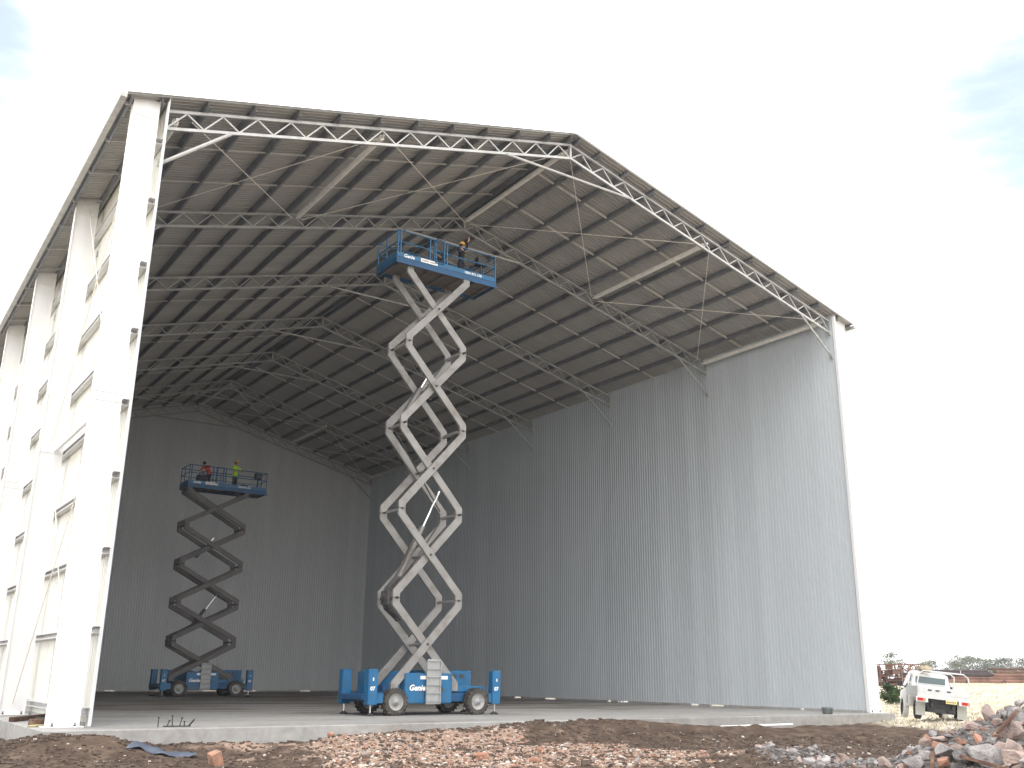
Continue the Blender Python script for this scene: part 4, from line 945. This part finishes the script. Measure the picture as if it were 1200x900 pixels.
def tree(px, D, h, rx, label, m_, seed, n=700, bushy=.5):
    r = random.Random(seed); x, y = place(px, D); z = ground(x, y)
    T = thing('gum_tree', label, 'tree', (x, y, z), 0, 'gum trees along the horizon')
    mb = MB(); c = (0, 0, h*(1-bushy/2)); cs = leaf_crown(mb, c, rx, h*bushy*.55, n, max(.18, D/900), r, 9); mb.build('crown', m_, T)
    tr = MB(); bend = r.uniform(-.3, .3); f = V((bend, 0, h*(1-bushy)*.9)); tr.tube([(0, 0, -.3), (bend*.4, .1, h*(1-bushy)*.5), f], .2, 7, rads=[h*.03, h*.022, h*.017])
    for cc, q in cs[:6]: tr.tube([f, f.lerp(cc, .5)+V((0, 0, -.15)), cc], .1, 5, rads=[h*.014, h*.009, h*.004])
    tr.build('trunk', barkm, T)
spec = [(1021, 170, 4.6, 1.9, 'open crowned gum tree half hidden by the right edge of the shed', 0, 420), (1047, 190, 5.6, 2.3, 'single pale gum tree standing above the rusty scrap heap', 0, 520), (1060, 210, 4.6, 1.0, 'thin sapling just right of the single pale gum', 0, 160),
 (1086, 240, 4.3, 3.4, 'low pale tree behind the left end of the pipe stack', 1, 600), (1098, 250, 4.6, 3.6, 'low wide tree above the ute', 1, 650), (1113, 260, 5.0, 3.8, 'rounded pale tree behind the rear hoop of the ute', 1, 650), (1127, 250, 6.0, 3.0, 'taller tree at the left end of the dark tree belt', 1, 600),
 (1139, 270, 6.3, 5.5, 'broad dark tree forming the highest part of the tree belt', 0, 1100), (1150, 265, 6.4, 5.0, 'dense rounded tree next to the highest part of the belt', 0, 1000), (1163, 275, 5.6, 5.0, 'dense lower tree in the middle of the belt', 0, 900), (1176, 270, 6.4, 4.6, 'tall tree with a narrow top near the right edge of the photo', 1, 900), (1188, 265, 5.6, 4.6, 'low dense tree second from the right edge', 0, 900), (1199, 270, 5.9, 4.6, 'tree cut off by the right edge of the photo', 1, 800), (1214, 270, 6.0, 5, 'tree just beyond the right edge of the belt', 0, 500)]
for i, (px, D, h, rx, lab, mk, n) in enumerate(spec): tree(px, D, h*(1.12 if i > 2 else 1.05), rx, lab, (leafA, leafB)[mk], 40+i, n, .8 if i > 2 else .6)
# green cut branch / shrub in the paddock
x, y = place(1047, 54); T = thing('green_shrub', 'round green leafy shrub on the straw field left of the ute', 'shrub', (x, y, ground(x, y)))
r = random.Random(3); mb = MB(); leaf_crown(mb, (0, 0, .45), .72, .62, 1500, .10, r, 10); mb.build('foliage', shrubm, T)
mb = MB()
for k in range(8): a = k*.8; mb.tube([(0, 0, 0), (.3*math.cos(a), .3*math.sin(a), .35), (.55*math.cos(a), .55*math.sin(a), .75)], .02, 5)
mb.build('stems', barkm, T)
# rusty scrap heap
def scrap():
    D = 90; x, y = place(1052, D); S = thing('scrap_steel_heap', 'heap of rusty scrap steel frames and beams beyond the shed corner', 'scrap heap', (x, y, ground(x, y)-.08), -YAW-.3)
    r = random.Random(11)
    for k in range(150):
        cx = r.uniform(-3.1, 2.3); cz = r.uniform(.1, 1.75)*(1 if cx < 1.2 else .9); cy = r.uniform(-.9, .9)
        kind = r.random(); w = r.uniform(.05, .16)
        if kind < .55: a = r.choice((0, 0, 1.57, r.uniform(-.9, .9))); L = r.uniform(.4, 1.3); d = V((math.cos(a), r.uniform(-.3, .3), math.sin(a)))*L/2; MB().beam(V((cx, cy, cz))-d, V((cx, cy, cz))+d, w, w*.7).build('scrap_beam', rust if r.random() < .7 else rust2, S)
        elif kind < .75: rr = r.uniform(.25, .5); MB().tube([(cx+rr*math.cos(t_*.5), cy, cz+rr*math.sin(t_*.5)) for t_ in range(8)], .05, 5).build('scrap_hoop', rust2, S)
        else: MB().bbox((cx-.3, cy-.3, max(0, cz-.3)), (cx+.3, cy+.3, cz+.12), .03).build('scrap_box', rust if r.random() < .6 else darkpipe, S)
    for cx in (-2.9, -1.2, .6, 2.2): MB().beam((cx, -1, 0), (cx, -1, 1.95), .1, .1).build('rack_post', rust2, S)
    for z in (.9, 1.9): MB().beam((-3.1, -1, z), (2.4, -1, z), .08, .1).build('rack_rail', rust, S)
scrap()
def stacks():
    D = 108
    def base(px): x, y = place(px, D); return V((x, y, ground(x, y)))
    a, b = base(1093), base(1268); S = thing('pipe_stack', 'long stack of rusty pipes and dark steel tubes lying along the edge of the paddock', 'pipe stack', a)
    d = b-a; d.z *= 1; q = V((d.y, -d.x, 0)).normalized()
    for row, (n, z, r_, m_, f0, f1) in enumerate(((4, .30, .24, rust2, .12, 1), (3, .70, .20, rust2, .15, 1), (3, 1.18, .30, darkpipe, .04, .42), (2, 1.55, .2, darkpipe, .05, .4), (3, 1.1, .2, rust2, .44, 1), (2, 1.5, .18, timber, .46, 1), (2, 1.86, .13, rust, .42, 1))):
        for k in range(n):
            o1 = q*(-.2-k*.5); dz = V((0, 0, z+.35)); dz = V((0, 0, z*.80+.02)); MB().tube([d*f0+o1+dz, d*f1+o1+dz], r_*.85, 10).build('pipe', m_, S)
    for f in (.05, .25, .5, .75, .98): MB().beam(d*f+q*.2+V((0, 0, .1)), d*f-q*2+V((0, 0, .1)), .2, .5).build('bearer', timber, S)
stacks()

# ================================================================ HAZE
HZ = bpy.data.materials.new('haze'); HZ.use_nodes = True; hn = HZ.node_tree.nodes; hn.remove(hn['Principled BSDF'])
pv = hn.new('ShaderNodeVolumePrincipled'); pv.inputs['Density'].default_value = .0005; pv.inputs['Color'].default_value = (.93, .95, 1, 1); pv.inputs['Anisotropy'].default_value = .2
HZ.node_tree.links.new(pv.outputs[0], hn['Material Output'].inputs['Volume'])
hz = MB().box((-4100, -4100, -1.6), (4100, 4100, 22.5)).build('haze', HZ); hz['kind'] = 'stuff'
